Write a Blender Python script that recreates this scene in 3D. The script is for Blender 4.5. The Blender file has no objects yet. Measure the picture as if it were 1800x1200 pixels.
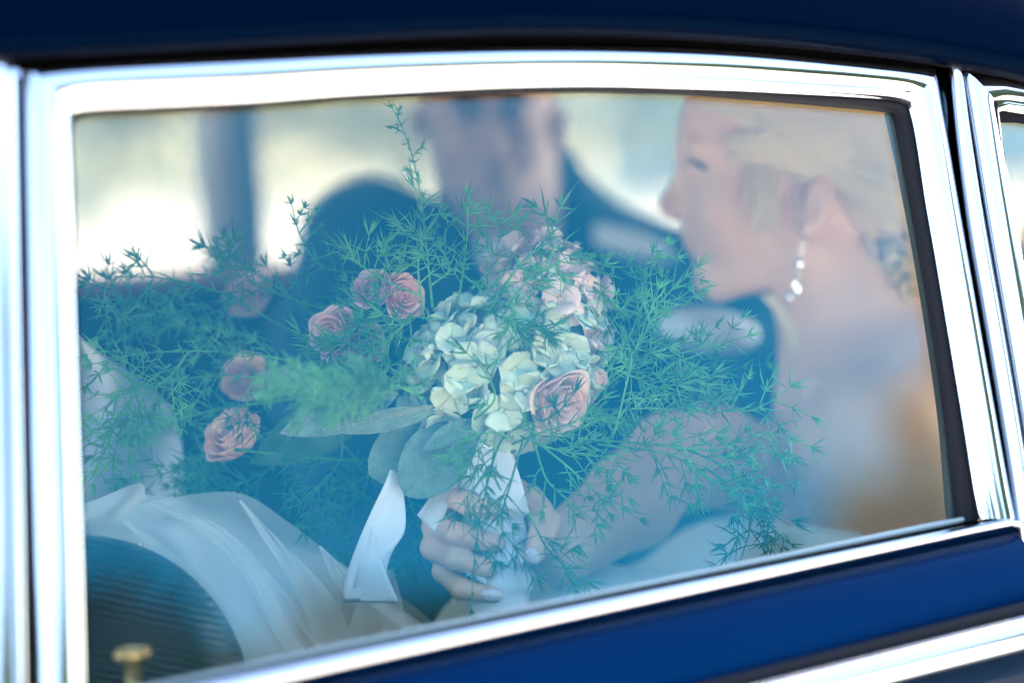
import bpy, math, random
import numpy as np
import openvdb as vdb
from mathutils import Vector, Matrix, noise as mnoise

R_ = math.radians
rng = random.Random(7)
scene = bpy.context.scene
C = scene.collection

# ------------------------------------------------------------------ camera
PSI, PITCH, ROLL, F_PX = R_(22), R_(-4), R_(3), 4250.0
CAM = Vector((0.0, -1.344, 1.30))
_F = Vector((math.sin(PSI)*math.cos(PITCH), math.cos(PSI)*math.cos(PITCH), math.sin(PITCH)))
_R0 = _F.cross(Vector((0, 0, 1))).normalized(); _U0 = _R0.cross(_F)
_Rt = _R0*math.cos(ROLL) - _U0*math.sin(ROLL); _Up = _Rt.cross(_F)
cd = bpy.data.cameras.new('camera'); cam = bpy.data.objects.new('camera', cd); C.objects.link(cam)
M3 = Matrix((_Rt, _Up, -_F)).transposed()
cam.matrix_world = Matrix.Translation(CAM) @ M3.to_4x4()
cd.sensor_width = 36; cd.lens = 85; cd.clip_start = 0.05; cd.clip_end = 2000
cd.dof.use_dof = True; cd.dof.focus_distance = 1.595; cd.dof.aperture_fstop = 1.9
scene.camera = cam

# ------------------------------------------------------------------ light
SUN_EL, SUN_AZ = R_(38), R_(62)
w = bpy.data.worlds.new('World'); scene.world = w; w.use_nodes = True
nt = w.node_tree; nt.nodes.clear()
sky = nt.nodes.new('ShaderNodeTexSky'); sky.sky_type = 'NISHITA'; sky.sun_disc = False
sky.sun_elevation = SUN_EL; sky.sun_rotation = SUN_AZ; sky.ozone_density = 1.6; sky.dust_density = 1.2; sky.air_density = 1.0
bg = nt.nodes.new('ShaderNodeBackground'); bg.inputs[1].default_value = 0.15
wo = nt.nodes.new('ShaderNodeOutputWorld'); nt.links.new(sky.outputs[0], bg.inputs[0]); nt.links.new(bg.outputs[0], wo.inputs[0])
sd = bpy.data.lights.new('sun', 'SUN'); sd.energy = 4.8; sd.angle = R_(0.6); sd.color = (1, .93, .82)
so = bpy.data.objects.new('sun', sd); C.objects.link(so)
sdir = Vector((math.sin(SUN_AZ)*math.cos(SUN_EL), math.cos(SUN_AZ)*math.cos(SUN_EL), math.sin(SUN_EL)))
so.rotation_euler = sdir.to_track_quat('Z', 'Y').to_euler()
scene.view_settings.view_transform = 'Standard'; scene.view_settings.look = 'None'
scene.view_settings.exposure = 3.52; scene.view_settings.gamma = 1.0; scene.view_settings.use_curve_mapping = False
scene.render.engine = 'CYCLES'
cy = scene.cycles
cy.use_denoising = True; cy.max_bounces = 12; cy.transparent_max_bounces = 40; cy.diffuse_bounces = 4
cy.glossy_bounces = 4; cy.transmission_bounces = 6; cy.caustics_reflective = False; cy.sample_clamp_indirect = 6
try:
    cy.denoiser = 'OPENIMAGEDENOISE'; cy.denoising_input_passes = 'RGB_ALBEDO_NORMAL'
except Exception: pass

# ------------------------------------------------------------------ geometry helpers
def ray(px, py): return (_F + _Rt*((px-900)/F_PX) + _Up*((600-py)/F_PX))
def Q(px, py, d): return CAM + ray(px, py)*d                      # a world point at depth d along the view axis
TILT = R_(14); P0 = Vector((0, 0, 1.25)); N = Vector((0, -math.cos(TILT), math.sin(TILT)))
def S(px, py, d=0.0):                                              # a point on the leaning side of the car, d metres proud of it
    r = ray(px, py); return CAM + r*(((P0-CAM).dot(N)+d)/r.dot(N))
def W2P(p): q = p-CAM; t = q.dot(_F); return (900+q.dot(_Rt)/t*F_PX, 600-q.dot(_Up)/t*F_PX)
def Y(px, py, y): r = ray(px, py); return CAM + r*((y-CAM.y)/r.y)
def K(px, py, d): return np.array(((px-900)/F_PX*d, (600-py)/F_PX*d, d))
def K2W(v):
    B = np.array([_Rt[:], _Up[:], _F[:]]); return np.asarray(v) @ B + np.array(CAM[:])

def mesh_obj(name, verts, faces, m, parent=None, smooth=True, mats=None):
    me = bpy.data.meshes.new(name); me.from_pydata([tuple(v) for v in verts], [], faces); me.update()
    if smooth: me.polygons.foreach_set('use_smooth', [True]*len(me.polygons))
    if m: me.materials.append(m)
    o = bpy.data.objects.new(name, me); C.objects.link(o)
    if parent: o.parent = parent
    return o
def np_mesh(name, v, q, m, parent=None, smooth=True, tri=None):
    me = bpy.data.meshes.new(name)
    nq = len(q); k = q.shape[1]
    me.vertices.add(len(v)); me.vertices.foreach_set('co', np.asarray(v, np.float32).ravel())
    me.loops.add(nq*k); me.loops.foreach_set('vertex_index', np.asarray(q, np.int32).ravel())
    me.polygons.add(nq); me.polygons.foreach_set('loop_start', np.arange(0, nq*k, k, dtype=np.int32))
    me.update(calc_edges=True); me.validate()
    me.polygons.foreach_set('use_smooth', np.full(len(me.polygons), smooth))
    if m: me.materials.append(m)
    o = bpy.data.objects.new(name, me); C.objects.link(o)
    if parent: o.parent = parent
    return o
def empty(name, label=None, cat=None, group=None, kind=None, loc=(0, 0, 0)):
    o = bpy.data.objects.new(name, None); C.objects.link(o); o.empty_display_size = .05
    return tag(o, label, cat, group, kind)
def tag(o, label=None, cat=None, group=None, kind=None):
    for k, v in (('label', label), ('category', cat), ('group', group), ('kind', kind)):
        if v: o[k] = v
    return o
class MB:
    def __init__(s): s.v = []; s.f = []
    def add(s, v, f):
        b = len(s.v); s.v += [tuple(x) for x in v]; s.f += [tuple(i+b for i in q) for q in f]; return s
    def box(s, x0, x1, y0, y1, z0, z1):
        v = [(x, y, z) for x in (x0, x1) for y in (y0, y1) for z in (z0, z1)]
        return s.add(v, [(0,1,3,2), (4,6,7,5), (0,4,5,1), (2,3,7,6), (0,2,6,4), (1,5,7,3)])
    def grid(s, rows, closed=False):
        n = len(rows[0]); v = [p for r in rows for p in r]; f = []
        for i in range(len(rows)-1):
            for j in range(n if closed else n-1):
                k = (j+1) % n; f.append((i*n+j, i*n+k, (i+1)*n+k, (i+1)*n+j))
        return s.add(v, f)
    def tube(s, pts, rad, n=8, cap=True):
        pts = [Vector(p) for p in pts]; rows = []; up = None
        for i, p in enumerate(pts):
            t = (pts[min(i+1, len(pts)-1)] - pts[max(i-1, 0)]).normalized()
            if up is None: up = t.orthogonal().normalized()
            up = (up - t*up.dot(t)).normalized(); sd_ = t.cross(up)
            r = rad[i] if isinstance(rad, (list, tuple)) else rad
            rows.append([p + (up*math.cos(a)+sd_*math.sin(a))*r for a in [2*math.pi*k/n for k in range(n)]])
        b = len(s.v); s.grid(rows, True)
        if cap:
            s.f.append(tuple(b+k for k in range(n))); s.f.append(tuple(b+(len(rows)-1)*n+k for k in reversed(range(n))))
        return s
    def build(s, name, m, parent=None, smooth=True, solid=0, bevel=0):
        o = mesh_obj(name, s.v, s.f, m, parent, smooth)
        if bevel:
            b = o.modifiers.new('bevel', 'BEVEL'); b.width = bevel; b.segments = 3; b.limit_method = 'ANGLE'; b.angle_limit = R_(40)
        if solid:
            md = o.modifiers.new('thickness', 'SOLIDIFY'); md.thickness = solid; md.offset = 0
        return o
def cat_rom(pts, n):
    pts = [Vector(p) for p in pts]; P = [pts[0]*2-pts[1]] + pts + [pts[-1]*2-pts[-2]]; out = []
    for i in range(1, len(P)-2):
        for k in range(n):
            t = k/n; a, b, c, d = P[i-1:i+3]
            out.append(0.5*((2*b)+(c-a)*t+(2*a-5*b+4*c-d)*t*t+(3*b-a-3*c+d)*t**3))
    return out + [pts[-1].copy()]
def resample(pts, n):                                              # evenly spaced along a polyline
    pts = [Vector(p) for p in pts]; L = [0]
    for a, b in zip(pts, pts[1:]): L.append(L[-1]+(b-a).length)
    out = []; j = 0
    for k in range(n):
        t = L[-1]*k/(n-1)
        while j < len(L)-2 and L[j+1] < t: j += 1
        u = (t-L[j])/max(1e-9, L[j+1]-L[j]); out.append(pts[j].lerp(pts[j+1], min(1, max(0, u))))
    return out

# signed distance modelling -> one continuous mesh
class SDF:
    def __init__(s, lo, hi, res):
        s.lo = np.array(lo, float); s.res = res; s.n = np.ceil((np.array(hi)-s.lo)/res).astype(int)+1
        s.a = np.full(s.n, 0.03, np.float32)
    def _reg(s, lo, hi, pad):
        i0 = np.clip(np.floor((np.array(lo)-pad-s.lo)/s.res).astype(int), 0, s.n); i1 = np.clip(np.ceil((np.array(hi)+pad-s.lo)/s.res).astype(int)+1, 0, s.n)
        if np.any(i1 <= i0): return None, None
        ax = [s.lo[k]+s.res*np.arange(i0[k], i1[k]) for k in range(3)]
        return tuple(slice(i0[k], i1[k]) for k in range(3)), np.stack(np.meshgrid(*ax, indexing='ij'), -1).astype(np.float32)
    def _mix(s, sl, d, k, sub):
        a = s.a[sl]
        if sub:
            h = np.clip(.5-.5*(a+d)/k, 0, 1); s.a[sl] = a*(1-h)+(-d)*h + k*h*(1-h)
        else:
            h = np.clip(.5+.5*(a-d)/k, 0, 1); s.a[sl] = a*(1-h)+d*h - k*h*(1-h)
    def cap(s, a, b, ra, rb, k=.006, sub=False):
        a = np.array(a); b = np.array(b); r = max(ra, rb)
        sl, p = s._reg(np.minimum(a, b)-r, np.maximum(a, b)+r, k+3*s.res+.004)
        if sl is None: return s
        ba = b-a; t = np.clip(((p-a)@ba)/max(1e-12, ba@ba), 0, 1)
        d = np.linalg.norm(p-a-t[..., None]*ba, axis=-1) - (ra+(rb-ra)*t); s._mix(sl, d, k, sub); return s
    def path(s, pts, rad, k=.006):
        for i in range(len(pts)-1): s.cap(pts[i], pts[i+1], rad[i], rad[i+1], k)
        return s
    def ell(s, c, r, k=.006, sub=False, rot=0.0, yaw=0.0):
        c = np.array(c); r = np.array(r); m = r.max() if (rot or yaw) else r
        sl, p = s._reg(c-m, c+m, k+3*s.res+.004)
        if sl is None: return s
        p = p-c; ca, sa = math.cos(rot), math.sin(rot)
        x, y, z = p[..., 0]*ca+p[..., 1]*sa, -p[..., 0]*sa+p[..., 1]*ca, p[..., 2]
        if yaw:
            cb, sb = math.cos(yaw), math.sin(yaw); x, z = x*cb+z*sb, -x*sb+z*cb
        q = np.stack((x, y, z), -1); k0 = np.linalg.norm(q/r, axis=-1); k1 = np.linalg.norm(q/r**2, axis=-1)
        s._mix(sl, k0*(k0-1)/np.maximum(k1, 1e-6), k, sub); return s
    def mesh(s, smooth=0):
        a = s.a.copy()
        for _ in range(smooth):
            for ax in range(3): a = (np.roll(a, 1, ax)+2*a+np.roll(a, -1, ax))/4
        a[0] = a[-1] = .03; a[:, 0] = a[:, -1] = .03; a[:, :, 0] = a[:, :, -1] = .03
        g = vdb.FloatGrid(.03); g.copyFromArray(a.astype(np.float32))
        v, q = g.convertToQuads(isovalue=0.0)
        return np.asarray(v)*s.res+s.lo, np.asarray(q)[:, ::-1]
def sdf_obj(name, parts, m, parent=None, to_world=True):
    vs, qs, b = [], [], 0
    for v, q in parts: vs.append(v); qs.append(q+b); b += len(v)
    v = np.concatenate(vs); q = np.concatenate(qs)
    return np_mesh(name, K2W(v) if to_world else v, q, m, parent)

# ------------------------------------------------------------------ materials
def mat(name, col, rough=.5, metal=0, bump=0, bscale=60, var=0, vscale=8, spec=.5, sheen=0, coat=0, sss=0, transl=0, col2=None, wave=None, aniso=0):
    m = bpy.data.materials.new(name); m.use_nodes = True; t = m.node_tree; b = t.nodes['Principled BSDF']; L = t.links
    b.inputs['Base Color'].default_value = (*col, 1); b.inputs['Roughness'].default_value = rough; b.inputs['Metallic'].default_value = metal
    b.inputs['Specular IOR Level'].default_value = spec; b.inputs['Sheen Weight'].default_value = sheen
    b.inputs['Coat Weight'].default_value = coat; b.inputs['Coat Roughness'].default_value = .04
    if sss:
        b.inputs['Subsurface Weight'].default_value = sss; b.inputs['Subsurface Radius'].default_value = (.012, .004, .002); b.inputs['Subsurface Scale'].default_value = .6
    tc = t.nodes.new('ShaderNodeTexCoord'); colsock = None
    if var or col2:
        nz = t.nodes.new('ShaderNodeTexNoise'); nz.inputs['Scale'].default_value = vscale; nz.inputs['Detail'].default_value = 4; L.new(tc.outputs['Object'], nz.inputs[0])
        mx = t.nodes.new('ShaderNodeMix'); mx.data_type = 'RGBA'; cr = t.nodes.new('ShaderNodeMapRange'); cr.inputs[1].default_value = .35; cr.inputs[2].default_value = .65
        L.new(nz.outputs[0], cr.inputs[0]); L.new(cr.outputs[0], mx.inputs[0])
        c2 = col2 or tuple(min(1, c*(1+var)) for c in col); c1 = col if col2 else tuple(c*(1-var) for c in col)
        mx.inputs[6].default_value = (*c1, 1); mx.inputs[7].default_value = (*c2, 1); L.new(mx.outputs[2], b.inputs['Base Color']); colsock = mx.outputs[2]
    if bump:
        bp = t.nodes.new('ShaderNodeBump'); bp.inputs['Strength'].default_value = bump; bp.inputs['Distance'].default_value = .002
        if wave:
            nb = t.nodes.new('ShaderNodeTexWave'); nb.inputs['Scale'].default_value = bscale; nb.inputs['Distortion'].default_value = wave[1]
            nb.wave_type = wave[0]; nb.inputs['Detail'].default_value = 3
            if wave[0] == 'RINGS': nb.rings_direction = wave[2]
            else: nb.bands_direction = wave[2]
        else:
            nb = t.nodes.new('ShaderNodeTexNoise'); nb.inputs['Scale'].default_value = bscale; nb.inputs['Detail'].default_value = 5
        L.new(tc.outputs['Object'], nb.inputs[0]); L.new(nb.outputs[0], bp.inputs['Height']); L.new(bp.outputs[0], b.inputs['Normal'])
    if transl:
        tr = t.nodes.new('ShaderNodeBsdfTranslucent'); tr.inputs[0].default_value = (*(col2 or col), 1)
        if colsock: L.new(colsock, tr.inputs[0])
        ms = t.nodes.new('ShaderNodeMixShader'); ms.inputs[0].default_value = transl; L.new(b.outputs[0], ms.inputs[1]); L.new(tr.outputs[0], ms.inputs[2])
        L.new(ms.outputs[0], t.nodes['Material Output'].inputs[0])
    return m
def glass_mat(name, tint, refl=(1, 1, 1), ior=1.5):
    m = bpy.data.materials.new(name); m.use_nodes = True; t = m.node_tree; t.nodes.clear(); L = t.links
    o = t.nodes.new('ShaderNodeOutputMaterial'); ms = t.nodes.new('ShaderNodeMixShader'); fr = t.nodes.new('ShaderNodeFresnel'); fr.inputs[0].default_value = ior
    tr = t.nodes.new('ShaderNodeBsdfTransparent'); tr.inputs[0].default_value = (*tint, 1)
    gl = t.nodes.new('ShaderNodeBsdfGlossy'); gl.inputs[0].default_value = (*refl, 1); gl.inputs['Roughness'].default_value = .0
    lw = t.nodes.new('ShaderNodeMapRange'); lw.inputs[1].default_value = .08; lw.inputs[2].default_value = .35; mc = t.nodes.new('ShaderNodeMix'); mc.data_type = 'RGBA'
    mc.inputs[6].default_value = (*refl, 1); mc.inputs[7].default_value = (1, 1, 1, 1); L.new(fr.outputs[0], lw.inputs[0]); L.new(lw.outputs[0], mc.inputs[0]); L.new(mc.outputs[2], gl.inputs[0])
    L.new(fr.outputs[0], ms.inputs[0]); L.new(tr.outputs[0], ms.inputs[1]); L.new(gl.outputs[0], ms.inputs[2]); L.new(ms.outputs[0], o.inputs[0]); return m
def tulle_mat(name, col, alpha):
    m = bpy.data.materials.new(name); m.use_nodes = True; t = m.node_tree; t.nodes.clear(); L = t.links
    o = t.nodes.new('ShaderNodeOutputMaterial'); ms = t.nodes.new('ShaderNodeMixShader'); tr = t.nodes.new('ShaderNodeBsdfTransparent')
    df = t.nodes.new('ShaderNodeBsdfDiffuse'); df.inputs[0].default_value = (*col, 1); tl = t.nodes.new('ShaderNodeBsdfTranslucent'); tl.inputs[0].default_value = (*col, 1)
    m2 = t.nodes.new('ShaderNodeMixShader'); m2.inputs[0].default_value = .45; L.new(df.outputs[0], m2.inputs[1]); L.new(tl.outputs[0], m2.inputs[2])
    lw = t.nodes.new('ShaderNodeLayerWeight'); lw.inputs[0].default_value = .35
    mr = t.nodes.new('ShaderNodeMapRange'); mr.inputs[3].default_value = alpha; mr.inputs[4].default_value = min(1, alpha+.6)
    L.new(lw.outputs['Facing'], mr.inputs[0]); L.new(mr.outputs[0], ms.inputs[0]); L.new(tr.outputs[0], ms.inputs[1]); L.new(m2.outputs[0], ms.inputs[2]); L.new(ms.outputs[0], o.inputs[0]); return m

M_CHROME = mat('chrome', (.44, .44, .45), rough=.08, metal=1, bump=.04, bscale=25)
M_RUBBER = mat('black_rubber', (.004, .004, .006), rough=.6, spec=.1, bump=.1, bscale=300)
M_NAVY = mat('navy_paint', (.0006, .004, .012), rough=.35, coat=.15, spec=.12, bump=.02, bscale=9)
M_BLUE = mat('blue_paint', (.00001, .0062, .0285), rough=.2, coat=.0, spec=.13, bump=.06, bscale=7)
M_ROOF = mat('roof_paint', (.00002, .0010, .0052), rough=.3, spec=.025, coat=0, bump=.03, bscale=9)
M_TRIM = mat('metal_trim', (.22, .25, .22), rough=.35, metal=.8, bump=.1, bscale=200)
M_GLASS = glass_mat('window_glass', (.985, .97, .90), (.03, .74, 1.0), 1.385)
M_LEATHER = mat('navy_leather', (.010, .026, .045), rough=.45, spec=.4, bump=.25, bscale=75, wave=('RINGS', 1.5, 'Y'))
M_DARK = mat('dark_upholstery', (.012, .014, .02), rough=.8, bump=.3, bscale=80)
M_CREAM = mat('cream_leather', (.62, .57, .48), rough=.5, bump=.2, bscale=120)
M_RED = mat('red_brown_leather', (.38, .14, .10), rough=.5, bump=.3, bscale=90, var=.2)
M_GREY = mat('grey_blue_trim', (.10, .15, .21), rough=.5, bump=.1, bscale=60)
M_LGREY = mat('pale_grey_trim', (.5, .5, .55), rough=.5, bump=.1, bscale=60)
M_HEADL = mat('headliner_cloth', (.62, .60, .56), rough=.95, bump=.3, bscale=300)
M_BRASS = mat('brass', (.75, .6, .38), rough=.3, metal=.9, bump=.05, bscale=90)
M_SKIN = mat('skin', (.76, .45, .31), rough=.5, spec=.35, bump=.08, bscale=260, sss=.15, var=.05, vscale=14)
M_SKIN2 = mat('skin_groom', (.36, .23, .18), rough=.55, spec=.3, bump=.08, bscale=260, var=.06, vscale=14)
M_HAIR = mat('blonde_hair', (.74, .56, .34), rough=.5, spec=.4)
M_HAIR2 = mat('brown_hair', (.05, .035, .025), rough=.5)
M_SATIN = mat('white_satin', (.80, .80, .86), rough=.35, sheen=.3, bump=.12, bscale=40, transl=.15)
M_DRESS = mat('white_dress', (.62, .66, .66), rough=.8, sheen=.2, bump=.4, bscale=35, var=.05)
M_SHIRT = mat('white_shirt', (.6, .64, .72), rough=.8, bump=.2, bscale=60)
M_SUIT = mat('navy_suit', (.006, .035, .075), rough=.9, sheen=.15, bump=.3, bscale=300, var=.2, vscale=20)
M_CRYSTAL = mat('crystal', (.95, .97, 1), rough=.08, metal=.7)
M_DARKEYE = mat('lash', (.13, .09, .07), rough=.6)
M_LIP = mat('lip', (.45, .16, .14), rough=.4)
M_NAIL = mat('nail', (.72, .58, .62), rough=.25, coat=.5)
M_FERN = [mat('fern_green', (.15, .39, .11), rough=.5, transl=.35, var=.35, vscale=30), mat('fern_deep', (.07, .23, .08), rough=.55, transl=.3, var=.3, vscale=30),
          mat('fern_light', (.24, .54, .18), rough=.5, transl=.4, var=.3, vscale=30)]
M_LEAF = mat('woolly_leaf', (.15, .24, .19), rough=.9, sheen=.8, bump=1.0, bscale=420, var=.15, vscale=120, transl=.12)
M_LEAF2 = mat('leaf_green', (.07, .17, .09), rough=.6, bump=.4, bscale=60, transl=.2)
M_HYD = mat('hydrangea_petal', (.68, .81, .66), rough=.6, col2=(.76, .81, .70), vscale=45, transl=.3, bump=.2, bscale=120)
M_HYDB = mat('hydrangea_petal_green', (.58, .68, .54), rough=.6, col2=(.70, .74, .60), vscale=60, transl=.3, bump=.2, bscale=120)
M_HYD2 = mat('lilac_petal', (.90, .66, .64), rough=.6, col2=(.95, .78, .70), vscale=50, transl=.3, bump=.2, bscale=120)
M_PINK = mat('pink_petal', (.98, .70, .63), rough=.6, col2=(.99, .88, .80), vscale=38, transl=.55, bump=.15, bscale=90)
M_MAUVE = mat('mauve_petal', (.72, .42, .48), rough=.6, col2=(.84, .60, .56), vscale=40, transl=.45, bump=.15, bscale=90)
M_PEACH = mat('peach_petal', (.95, .74, .54), rough=.6, col2=(.94, .56, .48), vscale=38, transl=.45, bump=.15, bscale=90)
M_TULLE = tulle_mat('tulle', (.92, .92, .92), .38)
M_TULLE2 = tulle_mat('tulle_thick', (.88, .9, .9), .5)
M_GROUND = mat('pale_gravel', (.55, .50, .43), rough=.95, bump=.5, bscale=6, var=.12, vscale=.8)
M_TREE2 = mat('haze_painted_leaves', (.52, .54, .43), rough=.8, var=.2, vscale=.5, transl=.2)  # far haze is put into the pale leaf colour
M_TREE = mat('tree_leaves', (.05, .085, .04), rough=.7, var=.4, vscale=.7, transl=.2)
M_BARK = mat('bark', (.09, .07, .05), rough=.9, bump=.6, bscale=10)
M_WALL = mat('pale_wall', (.6, .6, .56), rough=.9, bump=.2, bscale=5, var=.06, vscale=1)
M_WIN = mat('far_window', (.05, .07, .09), rough=.1)

for m_, tc_ in ((M_BLUE, (.02, .45, 1)), (M_ROOF, (.02, .4, 1)), (M_NAVY, (.2, .6, 1))):
    b_ = m_.node_tree.nodes['Principled BSDF']; b_.inputs['Specular Tint'].default_value = (*tc_, 1); b_.inputs['Coat Tint'].default_value = (*tc_, 1)
# ------------------------------------------------------------------ the setting
g = 600.0
tag(mesh_obj('ground', [(-g, -g, 0), (g, -g, 0), (g, g, 0), (-g, g, 0)], [(0, 1, 2, 3)], M_GROUND), kind='structure')
rng0 = rng; rng = random.Random(99)
def leaf_cloud(mb, c, r, n, s):
    for _ in range(n):
        while True:
            d = Vector((rng.uniform(-1, 1), rng.uniform(-1, 1), rng.uniform(-1, 1)))
            if d.length < 1: break
        d *= .6+.4*mnoise.noise(d*2.3+Vector(c)); p = Vector(c)+Vector((d.x*r[0], d.y*r[1], d.z*r[2]))*1.15
        a = Vector((rng.gauss(0, 1), rng.gauss(0, 1), rng.gauss(0, 1))).normalized(); b = a.orthogonal().normalized(); k = s*rng.uniform(.6, 1.3)
        mb.add([p-a*k, p-b*k*.5, p+a*k, p+b*k*.5], [(0, 1, 2, 3)])
def tree(x, y, h, r, label, n=560):
    t = empty('tree', label, 'tree', 'trees in the far haze'); t.location = (x, y, 0); bpy.context.view_layer.update()
    tr = MB().tube([(0, 0, 0), (.1, 0, h*.3), (0, .1, h*.6)], [.035*h, .025*h, .01*h], 8)
    for k in range(5):
        a = k*1.25; tr.tube([(0, 0, h*(.3+.05*k)), (math.cos(a)*r*.6, math.sin(a)*r*.6, h*(.55+.07*k))], [.015*h, .004*h], 6)
    tr.build('trunk', M_BARK, t)
    cr = MB()
    for k in range(7):
        a = k*.9; leaf_cloud(cr, (math.cos(a)*r*.45, math.sin(a)*r*.45, h*(.5+.07*(k % 4)+.08*(k == 6))), (r*.6, r*.6, h*.22), n//7, .16*r)
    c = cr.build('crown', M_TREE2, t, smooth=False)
    return t
# far side, seen blurred through the opposite windows
bld = empty('pale_building', 'pale blurred building glimpsed through the far car window', 'building')
MB().box(42, 66, 80, 92, 0, 6.2).build('wall', M_WALL, bld, smooth=False)
MB().box(41.5, 66.5, 79.5, 92.5, 6.203, 6.5).build('roof', M_LGREY, bld, smooth=False)
for i in range(5):
    wn = MB().box(44+i*4.4, 46.4+i*4.4, 79.95, 80.05, 1.8, 4.2).build('window', M_WIN, bld, smooth=False)
for (x, y, h, r, l) in ((7.5, 26, 5.5, 3.2, 'grey green tree blurred beyond the far window, leftmost'), (11.0, 29, 5, 2.8, 'grey green tree blurred between pillar and groom'),
                        (27, 36, 7, 4, 'grey green tree blurred between the groom and the bride')):
    tree(x, y, h, r, l)
hb = MB()
for k in range(90):
    hb_x = -20+k*1.0; leaf_cloud(hb, (hb_x, 60+rng.uniform(-1, 1), 3.2), (1.8, 1.6, 3.9+rng.uniform(-.5, 1.0)), 50, .6)
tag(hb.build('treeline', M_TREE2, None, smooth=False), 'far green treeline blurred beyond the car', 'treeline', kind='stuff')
# behind the photographer: an unseen hedge, its height shaped to dim the reflected sky
hb = MB()
for k in range(52):
    x = -30+k*1.2; hh = 6.2+.3*math.sin(x*.45)+.2*math.sin(x*1.13)+5.5/(1+math.exp(-(x-12.2)*.8))
    for z in range(3): leaf_cloud(hb, (x, -16+1.2*math.sin(x*.5), hh*(.2+.27*z)), (1.7, 1.5, hh*.2), 420, .46)

tag(hb.build('unseen_hedge', M_TREE, None, smooth=False), 'dark tall hedgerow added to fade the sky reflection in the glass', 'unseen_hedge', kind='stuff')

rng = rng0
# ------------------------------------------------------------------ the car
car = empty('car', 'dark blue classic car with bright chrome window frames', 'car')
def lin(pts, n=4):
    out = []
    for a, b in zip(pts, pts[1:]):
        for k in range(n): out.append((a[0]+(b[0]-a[0])*k/n, a[1]+(b[1]-a[1])*k/n))
    return out+[pts[-1]]
def sm(pts, n=4): return [(v.x, v.y) for v in cat_rom([(x, y, 0) for x, y in pts], n)]
def ribbon(name, outer, inner, prof, m, d=0, parent=car, **kw):
    mb = MB(); cols = []
    for (o, i) in zip(outer, inner):
        A = S(*o, d); B = S(*i, d); cols.append([A.lerp(B, t)+N*h for t, h in prof])
    mb.grid(cols); return mb.build(name, m, parent, **kw)
# rear door window frame : left post, arched head, right post
lo = lin([(68, 1290), (65, 1150), (58, 1000), (52, 800), (46, 500), (42, 300), (40, 160), (40, 117)]); li = lin([(154, 1290), (151, 1150), (148, 1000), (141, 780), (133, 500), (128, 310), (125, 225), (129, 194)])
to = sm([(40, 117), (150, 108), (300, 99), (450, 92), (600, 85), (750, 80), (900, 77), (1050, 77), (1200, 80), (1300, 85), (1400, 94), (1500, 104), (1600, 114), (1648, 119)])
ti = sm([(129, 194), (165, 187), (300, 181), (450, 174), (600, 163), (750, 155), (900, 149), (1050, 147), (1200, 151), (1300, 155), (1400, 161), (1500, 167), (1575, 173), (1603, 181)])
ro = sm([(1648, 119), (1657, 180), (1668, 240), (1685, 340), (1702, 440), (1730, 600), (1755, 740), (1775, 850), (1789, 917)]); ri = sm([(1603, 181), (1611, 215), (1619, 260), (1633, 350), (1649, 440), (1676, 600), (1699, 740), (1716, 850), (1728, 911)])
fprof = [(0, -.018), (.0, -.004), (.02, -.001), (.06, .0012), (.15, .003), (.28, .004), (.42, .0042), (.55, .0036), (.66, .0024), (.72, .0012), (.745, -.0006), (.77, .0006), (.82, .0008), (.88, -.0002), (.94, -.0020), (.985, -.0038), (1.0, -.0055)]
sprof = [(0, -.018), (.0, -.004), (.03, -.0005), (.09, .0022), (.2, .0042), (.35, .0052), (.52, .0050), (.68, .0036), (.8, .0016), (.84, -.0004), (.87, .0006), (.93, -.0004), (.98, -.0030), (1, -.0055)]
fr = empty('window_frame'); fr.parent = car
def interp_prof(p, t):
    for (a, x), (b, y) in zip(p[1:], p[2:]):
        if a <= t <= b: return x+(y-x)*(t-a)/max(1e-9, b-a)
    return p[-1][1]
def frame_piece(name, o_, i_, kfun):
    cols = []
    for n_, (o, i) in enumerate(zip(o_, i_)):
        A = S(*o); Bm = S(*i); k = kfun(n_, len(o_))
        cols.append([A.lerp(Bm, t)+N*(h*(1-k)+(interp_prof(sprof, t) if j else -.018)*k) for j, (t, h) in enumerate(fprof)])
    return MB().grid(cols).build(name, M_CHROME, fr)
frame_piece('front_post', lo, li, lambda n_, m_: 1.0)
frame_piece('head_rail', to, ti, lambda n_, m_: min(1, max(0, 1-n_/6) + max(0, 1-(m_-1-n_)/8)))
frame_piece('rear_post', ro, ri, lambda n_, m_: 1.0)
# rubber seal round the opening, inside the chrome
si_l = lin([(158, 1290), (155, 1150), (151, 1000), (144, 780), (136, 500), (131, 310), (128, 240), (131, 207)]); si_t = sm([(131, 207), (165, 195), (300, 188), (450, 181), (600, 171), (750, 164), (900, 158), (1050, 156), (1200, 160), (1300, 167), (1400, 175), (1480, 182), (1545, 188), (1583, 193)])
si_r = sm([(1583, 193), (1590, 230), (1598, 275), (1612, 355), (1627, 440), (1653, 600), (1673, 740), (1686, 850), (1694, 917)])
out_all = li[:-1]+ti[:-1]+ri; in_all = si_l[:-1]+si_t[:-1]+si_r
def widen(a, b, k): return [(p[0]+(p[0]-q[0])*k, p[1]+(p[1]-q[1])*k) for p, q in zip(a, b)]
seal = empty('window_seal'); seal.parent = car
ribbon('outer_lip', widen(out_all, in_all, .6), in_all, [(0, -.004), (.5, 0), (.8, .0003), (.93, -.001), (1, -.003), (1, -.0094)], M_RUBBER, d=-.0065, parent=seal)
# inner trim strip seen through the edge of the glass beside the rear post
st_i = sm([(1562, 196), (1570, 232), (1580, 278), (1596, 358), (1612, 442), (1638, 600), (1657, 740), (1666, 850), (1672, 917)])
ribbon('inner_strip', widen(si_r, st_i, .6), st_i, [(0, 0), (.7, 0), (.95, -.0006), (1, -.002), (1, -.006)], M_GREY, d=-.024, parent=seal)
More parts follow.
